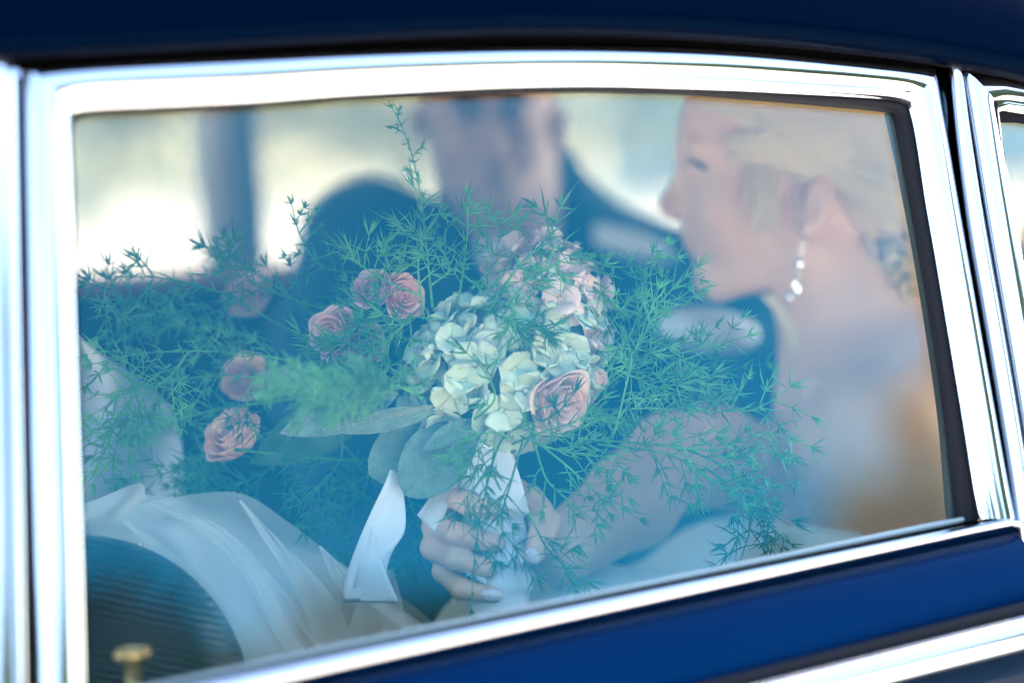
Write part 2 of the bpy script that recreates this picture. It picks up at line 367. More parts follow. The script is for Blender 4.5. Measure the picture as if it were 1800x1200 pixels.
# black shell behind the gaps, painted in for the shade inside them
far_o = lin([(-70, 1290), (-70, 1150), (-70, 1000), (-70, 780), (-70, 500), (-70, 310), (-80, 120), (-100, 20)]) [:-1] + sm([(-100, 20), (100, -20), (300, -60), (450, -60), (600, -60), (750, -60), (900, -60), (1050, -60), (1200, -60), (1300, -60), (1400, -60), (1500, -60), (1650, -60), (1760, -40)])[:-1] + sm([(1760, -40), (1770, 100), (1765, 240), (1772, 355), (1785, 450), (1810, 600), (1830, 740), (1850, 850), (1860, 917)])
mid_all = [((a[0]+b[0])/2, (a[1]+b[1])/2) for a, b in zip(lo[:-1]+to[:-1]+ro, li[:-1]+ti[:-1]+ri)]
ribbon('gap_shade_shell', far_o, mid_all, [(0, -.024), (1, -.020)], M_RUBBER)
# glass: one pane with real thickness
gp = [(150, 1300)]+[(120, 1290), (112, 800), (100, 500), (90, 170)] + [(300, 150), (600, 130), (900, 118), (1200, 122), (1450, 140), (1640, 150)] + [(1690, 440), (1745, 700), (1800, 1010)]
gp = gp[1:]
v = [S(*p, -.016) for p in gp] + [S(*p, -.020) for p in gp]; n = len(gp)
pane = mesh_obj('window_glass', v, [tuple(range(n)), tuple(range(2*n-1, n-1, -1))]+[(i, i+n, (i+1) % n+n, (i+1) % n) for i in range(n)], M_GLASS, car, smooth=False)
# bottom of the opening: inner metal strip, black line, waist moulding
wx = [-2400, -1800, -1200, -600, -120, 60, 200, 360, 600, 900, 1100, 1300, 1500, 1700]
def yl(x, y600, y1700): return y600+(y1700-y600)*(x-600)/1100 + (6 if x < 600 else 0)*((600-x)/600)
gb = [(x, yl(x, 1129, 904)) for x in wx]; gb2 = [(x, yl(x, 1141, 917)) for x in wx]; ct = [(x, yl(x, 1146, 922)) for x in wx]; cb = [(x, yl(x, 1192, 950)) for x in wx]
gb += [(1728, 899)]; gb2 += [(1735, 910)]; ct += [(1755, 911)]; cb += [(1778, 935)]
ribbon('sill_strip', gb, gb2, [(0, -.06), (0, -.0105), (.1, -.0085), (.5, -.0075), (.9, -.0085), (1, -.013)], M_TRIM)
ribbon('sill_rubber', gb2, ct, [(-.6, -.0135), (.3, -.0115), (1, -.0115), (3, -.012)], M_RUBBER)
cprof = [(0, -.014), (0, -.002), (.05, .003), (.14, .0065), (.28, .0095), (.42, .0105), (.56, .010), (.70, .0075), (.82, .004), (.92, .0), (1, -.006)]
waist = MB(); cols = []
ct2 = ct+[(1786, 912), (1793, 921)]; cb2 = cb+[(1789, 932), (1795, 926)]
for k, (o, i) in enumerate(zip(ct2, cb2)):
    A = S(*o); B = S(*i); q = 1 if k < len(ct) else (.8, .3)[k-len(ct)]
    cols.append([A.lerp(B, t)+N*h*q for t, h in cprof])
waist.grid(cols).build('waist_moulding', M_CHROME, car)
# rear door skin: a crowned sheet below the moulding, down to the sill
dx = [-2400, -1700, -1100, -500, -120, 360, 900, 1300, 1700, 1830, 2300, 2900, 3600]
pb = [(x, yl(x, 1188, 946)) for x in dx]
rows = []
for (x, y) in pb:
    a = S(x, y, -.003); rows.append([a+Vector((0, -yy, -zz)) for yy, zz in ((-.02, -.004), (0, 0), (.006, .004), (.014, .012), (.022, .026), (.028, .045), (.031, .07), (.030, .10), (.029, .12), (.027, .14), (.02, .3), (-.02, .6), (-.10, .85))])
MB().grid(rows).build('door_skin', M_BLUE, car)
# lower chrome moulding; the shadow gap above it is a strip painted black
m1 = [(x, 1060+(1800-x)*.25) for x in (3600, 2900, 2300, 1800, 1550, 1300, 1000, 700, 0, -800, -1700, -2400)]; m1b = [(x, y+11) for x, y in m1]; m2 = [(x, y+80) for x, y in m1]
D2 = .032/math.cos(TILT)
def Yv(p, y): return Y(p[0], p[1], y)
def panel_y(px, py): return S(px, yl(px, 1188, 946), -.003).y-.0275
mb = MB(); cols = []; gcols = []
for a, b, c in zip(m1, m1b, m2):
    y0 = panel_y(*a); A = Yv(a, y0); Bm = Yv(b, y0); Cc = Yv(c, y0)
    gcols.append([A+Vector((0, -.003, .002)), A+Vector((0, -.0065, 0)), Bm+Vector((0, -.0065, 0)), Bm+Vector((0, -.0065, -.004))])
    cols.append([Bm.lerp(Cc, t)+Vector((0, -h, 0)) for t, h in ((0, .004), (0, .009), (.06, .013), (.2, .018), (.4, .0205), (.58, .020), (.62, .0185), (.66, .019), (.85, .014), (.96, .008), (1, .002))])
mb.grid(cols).build('lower_moulding', M_CHROME, car); MB().grid(gcols).build('moulding_gap_shade', M_RUBBER, car)
cols = []
for c in m2:
    y0 = panel_y(*c); A = Yv(c, y0); cols.append([A+Vector((0, -h, z)) for h, z in ((.004, .006), (.005, 0), (.008, -.02), (.006, -.1), (-.03, -.5), (-.12, -.7))])
MB().grid(cols).build('lower_body', M_NAVY, car)
# front door frame at the left edge
fo = lin([(-60, 1290), (-66, 900), (-72, 500), (-78, 220), (-80, 95)]); fi = lin([(50, 1290), (45, 900), (38, 500), (34, 220), (33, 118)])
fo2 = lin([(-80, 95), (-40, 88)]) ; 
ribbon('front_door_frame', fo, fi, [(0, -.018), (0, 0), (.15, .003), (.5, .005), (.74, .005), (.78, .0035), (.81, .0045), (.93, .003), (.985, -.001), (1, -.006), (1, -.02)], M_CHROME, solid=0)
ribbon('front_door_frame_top', [(-80, 95), (-30, 96), (10, 100), (24, 104)], [(-80, 140), (-30, 140), (10, 140), (33, 140)], [(0, -.018), (0, -.004), (.2, .003), (.7, .0052), (1, .0048)], M_CHROME)
ribbon('front_door_head_rail', [(-80, 95), (-300, 118), (-600, 152), (-1000, 232), (-1400, 345), (-1800, 480)], [(-80, 165), (-300, 190), (-600, 230), (-1000, 310), (-1400, 425), (-1800, 560)], [(0, -.018), (0, -.002), (.1, .002), (.45, .004), (.8, .003), (.95, 0), (1, -.012)], M_CHROME)
v = [S(-60, 120, -.016), S(-1850, 520, -.016), S(-1850, 1700, -.016), S(-50, 1330, -.016)]; v += [p-N*.004 for p in v]
mesh_obj('front_door_glass', v, [(0, 1, 2, 3), (7, 6, 5, 4), (0, 4, 5, 1), (1, 5, 6, 2), (2, 6, 7, 3), (3, 7, 4, 0)], M_GLASS, car, smooth=False)
_r0 = S(1950, 160); tail = [W2P(_r0+Vector((a, 0, b))) for a, b in ((.25, -.004), (.6, -.014), (1.1, -.05))]; tail_in = [W2P(_r0+Vector((a, 0, b-.05))) for a, b in ((.25, -.006), (.6, -.018), (1.1, -.06))]
# chrome channel and quarter window frame at the right edge
so_ = sm([(1662, 105), (1668, 150), (1678, 240), (1700, 400), (1728, 560), (1752, 700), (1775, 840), (1792, 960)]); si_ = sm([(1683, 105), (1690, 150), (1702, 240), (1727, 400), (1755, 560), (1779, 700), (1802, 840), (1820, 960)])
ribbon('centre_pillar_strip', so_, si_, [(0, -.02), (0, .001), (.08, .004), (.3, .007), (.6, .008), (.85, .006), (.95, .002), (1, -.003)], M_CHROME)
qo = sm([(1690, 124), (1703, 200), (1716, 280), (1736, 400), (1764, 560), (1788, 700), (1811, 840), (1829, 960)]); qi = sm([(1758, 196), (1764, 240), (1771, 290), (1790, 400), (1818, 560), (1842, 700), (1865, 840), (1883, 960)])
qf = empty('quarter_window_frame'); qf.parent = car
ribbon('front_post', qo, qi, [(0, -.02), (0, -.001), (.06, .003), (.25, .0055), (.55, .006), (.85, .004), (.95, .0005), (1, -.010)], M_CHROME, parent=qf)
ribbon('head_rail', [(1690, 124), (1750, 132), (1830, 143), (1950, 180)]+[(x, y+24) for x, y in tail], [(1758, 196), (1775, 190), (1830, 198), (1950, 236)]+[(x, y+90) for x, y in tail], [(0, -.02), (0, -.002), (.1, .002), (.4, .005), (.75, .003), (.86, .001), (.9, .002), (1, -.010)], M_CHROME, parent=qf)
ribbon('seal', [(1745, 180), (1800, 188), (2100, 240), (2300, 290)], [(1762, 208), (1800, 208), (2100, 258), (2300, 308)], [(0, -.011), (1, -.011)], M_RUBBER, parent=qf)
v = [S(1740, 170, -.014), S(tail[1][0], tail[1][1]+60, -.014), S(tail[2][0], tail[2][1]+60, -.014), S(tail[2][0], 1000, -.014), S(1870, 1000, -.014)]; v += [p-N*.004 for p in v]
mesh_obj('quarter_window_glass', v, [(0, 1, 2, 3, 4), (9, 8, 7, 6, 5), (0, 5, 6, 1), (1, 6, 7, 2), (2, 7, 8, 3), (3, 8, 9, 4), (4, 9, 5, 0)], M_GLASS, car, smooth=False)
# roof: gutter lip, then the panel rolling over to the far side
rb = sm([(-2400, 640), (-1800, 420), (-1200, 250), (-600, 130), (-250, 88), (0, 62), (225, 52), (450, 41), (675, 30), (900, 23), (1125, 28), (1350, 43), (1475, 56), (1600, 72), (1700, 90), (1800, 112), (1950, 160)]+tail)
prof = [(-.012, -.014), (-.018, -.012), (-.022, -.005), (-.022, .001), (-.02, .006), (-.018, .02), (-.006, .05), (.03, .09), (.12, .14), (.35, .18), (.75, .20), (1.1, .19), (1.33, .16), (1.38, .13)]
rows = [[S(x, y, 0)+Vector((0, a, b)) for a, b in prof] for x, y in rb]
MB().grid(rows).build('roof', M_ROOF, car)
rows = [[S(x, y, 0)+Vector((0, a, b)) for a, b in ((-.012, -.014), (.0, -.014), (.02, -.004), (.028, -.022), (.02, -.03))] for x, y in rb]
MB().grid(rows).build('drip_rail_underside', M_RUBBER, car)
# cabin: headliner, far side, floor, front seat, rear seat
MB().box(-1.6, 2.2, .25, 1.32, 1.525, 1.54).build('headliner', M_HEADL, car, smooth=False)
MB().box(-1.6, 2.2, .0, 1.40, .30, .33).build('floor_pan', M_DARK, car, smooth=False)
zb = Y(280, 505, 1.35).z; zr = Y(280, 478, 1.33).z
MB().box(-1.6, 3.0, 1.35, 1.42, .33, zb).build('far_door_panel', M_DARK, car, smooth=False)
MB().box(-1.6, 3.0, 1.30, 1.425, zb+.002, zr).build('far_door_capping', M_RED, car, smooth=False, bevel=.006)
xa, xb, xc = Y(362, 300, 1.35).x, Y(412, 300, 1.35).x, Y(452, 300, 1.35).x
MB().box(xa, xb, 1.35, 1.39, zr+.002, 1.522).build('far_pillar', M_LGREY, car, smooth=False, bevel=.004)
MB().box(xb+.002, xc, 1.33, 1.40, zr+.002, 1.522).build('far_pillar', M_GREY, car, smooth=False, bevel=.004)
x3 = Y(1480, 300, 1.35).x
MB().box(x3, x3+.10, 1.34, 1.40, zr+.002, 1.522).build('far_pillar', M_GREY, car, smooth=False, bevel=.004)
MB().box(-1.6, 2.2, 1.345, 1.405, 1.50, 1.520).build('far_header', M_GREY, car, smooth=False)
v = [Vector((-.9, 1.365, zr)), Vector((2.1, 1.365, zr)), Vector((2.1, 1.365, 1.51)), Vector((-.9, 1.365, 1.51))]; v += [p+Vector((0, .004, 0)) for p in v]
M_GLASS2 = glass_mat('far_glass', (.49, .49, .47), (1, 1, 1), 1.5)
mesh_obj('far_window_glass', v, [(0, 1, 2, 3), (7, 6, 5, 4), (0, 4, 5, 1), (1, 5, 6, 2), (2, 6, 7, 3), (3, 7, 4, 0)], M_GLASS2, car, smooth=False)
MB().box(-1.62, -1.55, 0, 1.4, .33, 1.0).build('dashboard', M_DARK, car, smooth=False)
MB().box(-1.6, 2.2, .03, .06, .33, .98).build('door_card', M_DARK, car, smooth=False)
rs = SDF((1.2, .05, .33), (1.75, 1.34, 1.32), .012)
for y in (.25, .5, .75, 1.0, 1.2): rs.cap((1.45, y, .55), (1.58, y, 1.1), .12, .09, .03)
sdf_obj('rear_seat', [rs.mesh()], M_CREAM, car, to_world=False)
fs = SDF(K(-250, 1600, 1.5)-np.array([.02, .02, .12]), K(480, 880, 1.5)+np.array([.03, .04, .5]), .004)
fs.ell(K(130, 1265, 1.53), (.112, .118, .07), .02, rot=-.35); fs.ell(K(150, 1300, 1.68), (.118, .13, .13), .03)
seat = sdf_obj('front_seat', [fs.mesh(1)], M_LEATHER, car)
# lock pin on the door top
kb = S(232, 1142, -.045); mb = MB()
pr = [(0, .0100), (.0012, .0108), (.003, .0105), (.0055, .0075), (.009, .0048), (.02, .0044), (.05, .0044)]
rows = [[kb+Vector((r*math.cos(a), r*math.sin(a), -z)) for a in [2*math.pi*k/20 for k in range(20)]] for z, r in pr]
mb.grid(rows, True); mb.f.append(tuple(range(20))); mb.build('lock_pin', M_BRASS, car)
# ------------------------------------------------------------------ the bride
bride = empty('person', 'blonde bride in profile wearing a white dress, holding the bouquet', 'person')
DB = 1.90; u1 = DB/F_PX                                            # one photograph pixel at the bride's distance, in metres
def B(px, py, dz=0.0): return K(px, py, DB+dz)
s = SDF(np.minimum(B(880, 1290, -.26), B(880, 1290, .22)), B(1960, -40, .26)*np.array([1, 1, 1])+np.array([0, 0, 0]), .0028)
# skull, brow, cheek, jaw
s.ell(B(1425, 235), (230*u1, 190*u1, .074), .02, rot=-.12)
s.ell(B(1300, 300), (98*u1, 150*u1, .058), .02)
s.ell(B(1292, 395), (88*u1, 105*u1, .050), .02)
for q in (-1, 1): s.ell(B(1300, 365, q*.036), (62*u1, 62*u1, .022), .015); s.cap(B(1410, 440, q*.040), B(1268, 500, q*.012), .020, .013, .015)
s.cap(B(1252, 490, -.010), B(1252, 490, .010), .0135, .0135, .012)           # chin
s.ell(B(1216, 268), (18*u1, 16*u1, .045), .012)                          # brow ridge
s.cap(B(1214, 292), B(1174, 362), .0062, .0088, .010)                     # nose
for q in (-1, 1):
    s.ell(B(1184, 372, q*.009), (.0085, .007, .0055), .005)
    s.ell(B(1222, 303, q*.031), (22*u1, 17*u1, .014), .006, sub=True)
    s.ell(B(1232, 303, q*.030), (17*u1, 14*u1, .0125), .003)
    s.ell(B(1222, 300, q*.031), (13*u1, 7*u1, .0125), .003)
s.ell(B(1212, 413), (14*u1, 9*u1, .019), .006); s.ell(B(1217, 432), (14*u1, 9*u1, .016), .006)
s.cap(B(1197, 422, -.016), B(1197, 422, .016), .0012, .0012, .002, sub=True)
# ears
for q in (-1, 1):
    s.ell(B(1438, 360, q*.078), (27*u1, 56*u1, .008), .006, rot=-.18)
    s.ell(B(1428, 356, q*.086), (13*u1, 34*u1, .006), .004, rot=-.18, sub=True)
    s.cap(B(1420, 402, q*.077), B(1418, 412, q*.077), .007, .006, .005)
# neck, shoulders, back, chest
s.cap(B(1455, 400), B(1530, 690), .050, .056, .03)
s.cap(B(1530, 560), B(1700, 760), .055, .075, .04)
s.path([B(1530, 790, -.12), B(1535, 755, -.06), B(1540, 725, 0), B(1560, 740, .1)], [.044, .054, .064, .06], .04)
s.ell(B(1590, 930, .0), (175*u1, 330*u1, .150), .05)
s.ell(B(1700, 1010, -.03), (150*u1, 290*u1, .13), .04)
s.ell(B(1490, 880, -.02), (105*u1, 140*u1, .12), .04)
s.cap(B(1395, 672, -.09), B(1560, 700, -.10), .006, .006, .012)           # collar bone
# near arm: shoulder, elbow, forearm towards the bouquet
s.path([B(1530, 790, -.120), B(1570, 870, -.145), B(1600, 1000, -.15)], [.046, .046, .042], .03)
s.path([B(1600, 1000, -.15), B(1450, 1120, -.17), B(1320, 1180, -.18)], [.042, .036, .030], .02)
# far arm: its forearm comes up to the handle from below right of it
s.path([B(1520, 800, .13), B(1400, 860, .12), B(1250, 800, .0), B(1180, 815, -.06)], [.045, .040, .036, .034], .02)
WR = K(985, 968, 1.655)
s.path([B(1180, 810, -.06), B(1110, 880, -.13), WR*np.array([1, 1, 1])], [.036, .033, .0235], .015)
body_parts = [s.mesh(1)]
# the hand: palm behind the wrapped stems, four fingers round the left side and across the front, thumb down the right side
DH = 1.628; uh = DH/F_PX
def H(px, py, dz=0.0): return K(px, py, DH)+np.array((0, 0, dz))
h = SDF(H(690, 1120, -.06), H(1050, 780, .08), .0011)
h.cap(WR, H(930, 945, .030), .0225, .018, .01)
h.ell(H(885, 925, .034), (70*uh, 88*uh, .0125), .012)
h.ell(H(935, 915, .022), (30*uh, 60*uh, .013), .010)
fing = [  # knuckle, middle joint, last joint, tip (x, y, depth offset)
    ([(812, 842, .028), (783, 868, -.002), (822, 880, -.0235), (868, 893, -.0285)], (.0085, .0081, .0073, .0062)),
    ([(800, 888, .030), (765, 925, .000), (805, 934, -.0250), (872, 948, -.0300)], (.0090, .0087, .0078, .0066)),
    ([(800, 935, .030), (762, 962, .000), (803, 976, -.0240), (858, 992, -.0290)], (.0089, .0085, .0076, .0064)),
    ([(808, 978, .026), (781, 1003, .000), (812, 1028, -.0225), (862, 1036, -.0270)], (.0082, .0077, .0069, .0058))]
for pts, rad in fing:
    p = [H(*q) for q in pts]; h.path(p, rad, .0035); h.cap(H(880, 925, .036), p[0], .011, rad[0], .008)
h.path([H(945, 905, .018), H(958, 918, -.006), H(950, 946, -.022), H(938, 968, -.028)], [.0115, .0100, .0088, .0068], .004)
body_parts.append(h.mesh(1))
sdf_obj('body', body_parts, M_SKIN, bride)
def nail(px, py, dz, a, L=.0062, Wd=.0042, tiltx=0):
    c = H(px, py, dz); mb = MB(); rows = []
    for i in range(7):
        t = -1+2*i/6; r = []
        for j in range(7):
            q = -1+2*j/6; ww = Wd*math.sqrt(max(0, 1-abs(t)**3*.85))
            x, y = t*L, q*ww; z = -.0012+ .0022*q*q + tiltx*t*L
            r.append(c+np.array((x*math.cos(a)-y*math.sin(a), x*math.sin(a)+y*math.cos(a), z)))
        rows.append([Vector(tuple(k)) for k in K2W(np.array(r))])
    mb.grid(rows).build('fingernail', M_NAIL, bride, solid=.0006)
nail(865, 1036, -.0332, -.12, .0072, .0046, .06); nail(936, 968, -.0345, -1.05, .0058, .0040); 
# dress: fitted bodice with its cup edge, skirt spread over the lap
d = SDF(B(640, 1460, -.27)*np.array([1.2, 1.2, 1]), B(1700, 860, .25), .0045)
d.ell(B(1460, 1010, -.045), (88*u1, 108*u1, .135), .03); d.ell(B(1620, 1160), (130*u1, 110*u1, .16), .03)
d.ell(B(1130, 1210, -.10), (330*u1, 200*u1, .15), .04); d.ell(B(960, 1160, -.16), (190*u1, 150*u1, .085), .04); d.ell(B(1290, 1120, -.0), (180*u1, 210*u1, .12), .04)
d.ell(B(1450, 990, -.16), (82*u1, 86*u1, .055), .02)
dress = sdf_obj('dress', [d.mesh(1)], M_DRESS, bride)
# lips and lashes
mb = MB()
for q in (-1,):
    for k in range(0):
        a = -.9+1.8*k/25; p = B(1217-6*math.cos(a), 306+2, q*(.034+.012*math.sin(a))); e = p+np.array((-.008*math.cos(a), -.003, q*.006*math.sin(a)))
        W2 = K2W(np.array([p, (p+e)/2+np.array((0, -.0012, 0)), e])); mb.tube([Vector(tuple(k2)) for k2 in W2], [.0005, .0004, .0001], 4)
mb.tube([Vector(tuple(x)) for x in K2W(np.array([B(1208+k*6, 276+k*4.2, -.034-.0030*k) for k in range(7)]))], [.0004, .0011, .0015, .0018, .0016, .0012, .0004], 6)
mb.build('eyelashes', M_DARKEYE, bride)
# hair: a smooth cap swept back, long strands over it, curls at the nape
hs = SDF(B(1170, 760, -.15), B(2000, -60, .15), .003)
hs.ell(B(1440, 200), (228*u1, 196*u1, .088), .01, rot=-.15); hs.ell(B(1545, 330), (130*u1, 120*u1, .084), .03); hs.ell(B(1690, 400, -.01), (105*u1, 110*u1, .060), .02)
hs.ell(B(1225, 320), (105*u1, 112*u1, .13), .012, sub=True); hs.ell(B(1345, 412), (132*u1, 118*u1, .13), .012, sub=True); hs.ell(B(1432, 372, -.085), (38*u1, 62*u1, .03), .01, sub=True)
hair_parts = [hs.mesh(1)]
hv = K2W(hair_parts[0][0])
mb = MB(); mb.add([tuple(p) for p in hv], [tuple(int(i) for i in f) for f in hair_parts[0][1]])
for k in range(430):                                              # strands combed from the hairline over the ear to the bun
    t = rng.random(); side = -1 if rng.random() < .92 else 1
    x0, y0 = 1222+150*t, 170-150*t*rng.random()+rng.uniform(-10, 20)
    if rng.random() < .45: x0, y0 = 1290+rng.uniform(-20, 90), 268+rng.uniform(-30, 16)
    yb = rng.uniform(240, 440); pts = []
    x1, y1 = 1675+rng.uniform(-30, 40), yb+30
    sag = rng.uniform(-55, 20)-(y1-y0)*.15
    for i in range(9):
        q = i/8; x = x0+(x1-x0)*q; y = y0+(y1-y0)*q+sag*math.sin(q*math.pi)
        ex = ((x-1440)/232)**2+((y-205)/200)**2; ex2 = ((x-1545)/138)**2+((y-330)/128)**2; ex3 = ((x-1690)/112)**2+((y-400)/118)**2
        zz = max(.082*math.sqrt(max(0, 1-ex)), .078*math.sqrt(max(0, 1-ex2)), .063*math.sqrt(max(0, 1-ex3)), .03)
        pts.append(B(x, y, side*(zz+.007+rng.uniform(-.001, .003))))
    mb.tube([Vector(tuple(p)) for p in K2W(np.array(pts))], [.0013*(.4+math.sin(min(1, i/7+.12)*math.pi*.9)) for i in range(9)], 4, cap=False)
for k in range(46):                                               # loose locks before the ear
    x0 = 1345+rng.gauss(0, 17); L = rng.uniform(90, 150); sw = rng.uniform(-8, 16)
    pts = [B(x0+sw*q*q*1.2+6*math.sin(q*5+k), 290+L*q, -.070-.010*math.sin(q*2.5)+rng.uniform(-.001, .001)) for q in [i/6 for i in range(7)]]
    mb.tube([Vector(tuple(p)) for p in K2W(np.array(pts))], [.0007, .0009, .0009, .0008, .0006, .0004, .0002], 4, cap=False)
for k in range(26):                                               # long lock hanging behind the earring
    o = rng.gauss(0, 5)
    pts = [B(x+o+3*math.sin(k+i), y, -.060+.004*i) for i, (x, y) in enumerate(((1352, 520), (1372, 545), (1388, 575), (1398, 605), (1403, 640)))]
    mb.tube([Vector(tuple(p)) for p in K2W(np.array(pts))], [.0006, .001, .001, .0008, .0003], 4, cap=False)
for k in range(34):                                               # curls
    cx, cy_, r0 = 1590+rng.gauss(0, 18), 380+135*rng.random(), rng.uniform(16, 30); ph = rng.random()*6
    pts = [B(cx+r0*math.cos(ph+q*5.5)*(1-.3*q), cy_+r0*math.sin(ph+q*5.5)*(1-.3*q)+14*q, -.062+.018*q+rng.uniform(-.004, .004)) for q in [i/11 for i in range(12)]]
    mb.tube([Vector(tuple(p)) for p in K2W(np.array(pts))], [.0022]*9+[.0018, .0012, .0004], 5)
mb.build('hair', M_HAIR, bride)
# earring: stud, long drop, two crystals
er = empty('earring'); er.parent = bride
def gem(px, py, rx, ry, dz):
    c = B(px, py, dz); m_ = MB(); rows = []
    for i in range(7):
        a = math.pi*i/6; rows.append([Vector(tuple(K2W(c+np.array((math.sin(a)*math.cos(b)*rx*u1, math.cos(a)*ry*u1, math.sin(a)*math.sin(b)*rx*u1))))) for b in [2*math.pi*j/8 for j in range(8)]])
    m_.grid(rows, True).build('crystal', M_CRYSTAL, er, smooth=False)
gem(1404, 462, 7, 11, -.084); gem(1400, 505, 7, 16, -.088); gem(1386, 521, 7, 8, -.087); gem(1402, 483, 3, 4, -.086); gem(1413, 428, 3, 5, -.083)
MB().tube([Vector(tuple(x)) for x in K2W(np.array([B(1416, 412, -.083), B(1405, 455, -.084), B(1401, 500, -.087)]))], .0006, 5).build('wire', M_CRYSTAL, er)

# ------------------------------------------------------------------ the groom
groom = empty('person', 'groom in navy suit facing the camera, out of focus behind the bouquet', 'person')
DG = 2.36; u2 = DG/F_PX
def G(px, py, dz=0.0): return K(px, py, DG+dz)
s = SDF(G(480, 1200, -.16), G(1480, -120, .26), .0035)
s.ell(G(858, 130, .03), (122*u2, 170*u2, .095), .02); s.ell(G(858, 235, -.01), (98*u2, 135*u2, .075), .02); s.ell(G(866, 325, -.03), (60*u2, 60*u2, .045), .02)
for q in (-1, 1):
    s.ell(G(860+q*46, 196, -.095), (34*u2, 24*u2, .026), .008, sub=True); s.ell(G(860+q*46, 200, -.064), (22*u2, 14*u2, .016), .003)
    s.ell(G(860+q*52, 250, -.055), (38*u2, 40*u2, .022), .02); s.cap(G(860+q*18, 166, -.088), G(860+q*74, 170, -.070), .006, .005, .008)
    s.ell(G(858+q*126, 220, .02), (14*u2, 38*u2, .018), .006)
s.cap(G(862, 190, -.088), G(868, 258, -.110), .007, .011, .008); s.cap(G(856, 262, -.100), G(880, 262, -.100), .007, .007, .005)
s.ell(G(868, 296, -.082), (32*u2, 6*u2, .012), .004); s.ell(G(868, 308, -.082), (30*u2, 7*u2, .012), .004); s.cap(G(846, 301, -.098), G(890, 301, -.098), .0015, .0015, .002, sub=True)
s.cap(G(872, 352, -.050), G(876, 352, -.050), .018, .018, .01)
s.cap(G(880, 320, .04), G(895, 520, .05), .058, .062, .03); s.ell(G(900, 800, .08), (330*u2, 300*u2, .10), .04)
sdf_obj('body', [s.mesh(1)], M_SKIN2, groom)
for q in (-1, 1):
    MB().tube([Vector(tuple(x)) for x in K2W(np.array([G(860+q*(20+k*14), 172-5*math.sin(k*.8)+k, -.092+.006*k) for k in range(5)]))], [.003, .006, .0065, .005, .002], 6).build('eyebrow', M_HAIR2, groom)
    MB().tube([Vector(tuple(x)) for x in K2W(np.array([G(860+q*(30+k*8), 200-4*math.sin(k*.78), -.096+.003*k) for k in range(5)]))], [.003, .007, .009, .007, .003], 6).build('eye', M_DARKEYE, groom)  # oversized dark eye that paints in the shade of the socket
hs = SDF(G(700, 330, -.12), G(1030, -120, .2), .0035)
hs.ell(G(858, 110, .042), (130*u2, 170*u2, .102), .01); hs.ell(G(858, 225, -.085), (106*u2, 190*u2, .10), .02, sub=True); hs.ell(G(858, 330, .02), (140*u2, 120*u2, .12), .01, sub=True)
sdf_obj('hair', [hs.mesh(1)], M_HAIR2, groom)
j = SDF(G(420, 1250, -.24), G(1520, 120, .34), .005)
j.path([G(980, 292, .06), G(1005, 425, .08), G(1125, 482, .06), G(1240, 508, .02), G(1310, 580, -.02)], [.022, .056, .052, .056, .06], .02)    # raised shoulder and collar
j.cap(G(650, 425, .02), G(850, 520, .06), .0555, .09, .04); j.ell(G(655, 405, .0), (82*u2, 82*u2, .05), .03)
j.ell(G(900, 830, .06), (370*u2, 360*u2, .13), .05)
j.path([G(1290, 580, -.03), G(1330, 700, -.10), G(1290, 860, -.14), G(1180, 960, -.16)], [.062, .056, .046, .042], .02)
j.path([G(620, 440, 0), G(560, 640, -.02), G(600, 830, -.1)], [.05, .05, .045], .03)
j.cap(G(905, 385, -.02), G(905, 700, -.1), .045, .02, .01, sub=True)
sdf_obj('jacket', [j.mesh(1)], M_SUIT, groom)
sh = SDF(G(780, 800, -.16), G(1400, 330, .2), .004)
sh.path([G(835, 435, .02), G(880, 450, -.02), G(940, 435, .03)], [.016, .016, .016], .01); sh.ell(G(905, 660, .02), (60*u2, 200*u2, .09), .02)
sdf_obj('shirt', [sh.mesh(1)], M_SHIRT, groom)
ct_ = SDF(G(1050, 720, -.22), G(1420, 360, .1), .004)
ct_.ell(G(1105, 428, -.035), (86*u2, 24*u2, .022), .01, rot=-.30); 
sdf_obj('pale_shoulder_shape', [ct_.mesh(1)], M_SHIRT, groom)  # pale shape laid over the groom's shoulder, no known part of the jacket
hr = SDF(B(1060, 740, .0), B(1420, 500, .25), .004)
hr.ell(B(1245, 580, .14), (100*u1, 42*u1, .05), .02, rot=-.12)
sdf_obj('pale_ellipsoid', [hr.mesh(1)], M_SHIRT, car)  # pale ellipsoid between groom and bride, not identified as a seat part
# ------------------------------------------------------------------ the bouquet
bq = empty('bouquet', 'wedding bouquet of hydrangea, roses and trailing asparagus fern', 'bouquet')
DQ = 1.60; uq = DQ/F_PX
def V(px, py, dz=0.0): return Q(px, py, DQ+dz)
def frame(n, spin):                                               # rotation taking +Z to n
    q = Vector(n).normalized().to_track_quat('Z', 'Y'); return q.to_matrix() @ Matrix.Rotation(spin, 3, 'Z')
TOC = -_F                                                         # towards the camera side of the bouquet
def bdir(x, y, z): return (_Rt*x + _Up*y + TOC*z).normalized()

def petal_rows(L, W, cup, curl, point, ruf, seed, nu=7, nv=8, neck=.28):
    r = random.Random(seed); a1, a2 = r.uniform(0, 6), r.uniform(0, 6); rows = []
    for i in range(nv):
        v = 1-(1-i/(nv-1))**1.7; wd = W*(neck+(1-neck)*math.sin(math.pi*min(1, v*1.02)**.80*.62)/1.0) if v < .8 else W*math.sqrt(max(0, 1-((v-.8)/.2)**2*.97))*(.97)
        row = []
        for j in range(nu):
            u = -1+2*j/(nu-1); y = v*L*(1-(.10+point)*abs(u)**2*v) ; x = u*wd*.5
            z = cup*L*(v*v*.6+u*u*.5*v) - curl*L*max(0, v-.65)**2*5 + ruf*L*v*math.sin(u*4.3+a1)*.5 + ruf*L*.5*math.sin(v*5+a2)*u
            if point and j == nu//2 and i == nv-1: y += point*L*.35
            row.append(Vector((x, y, z)))
        rows.append(row)
    return rows
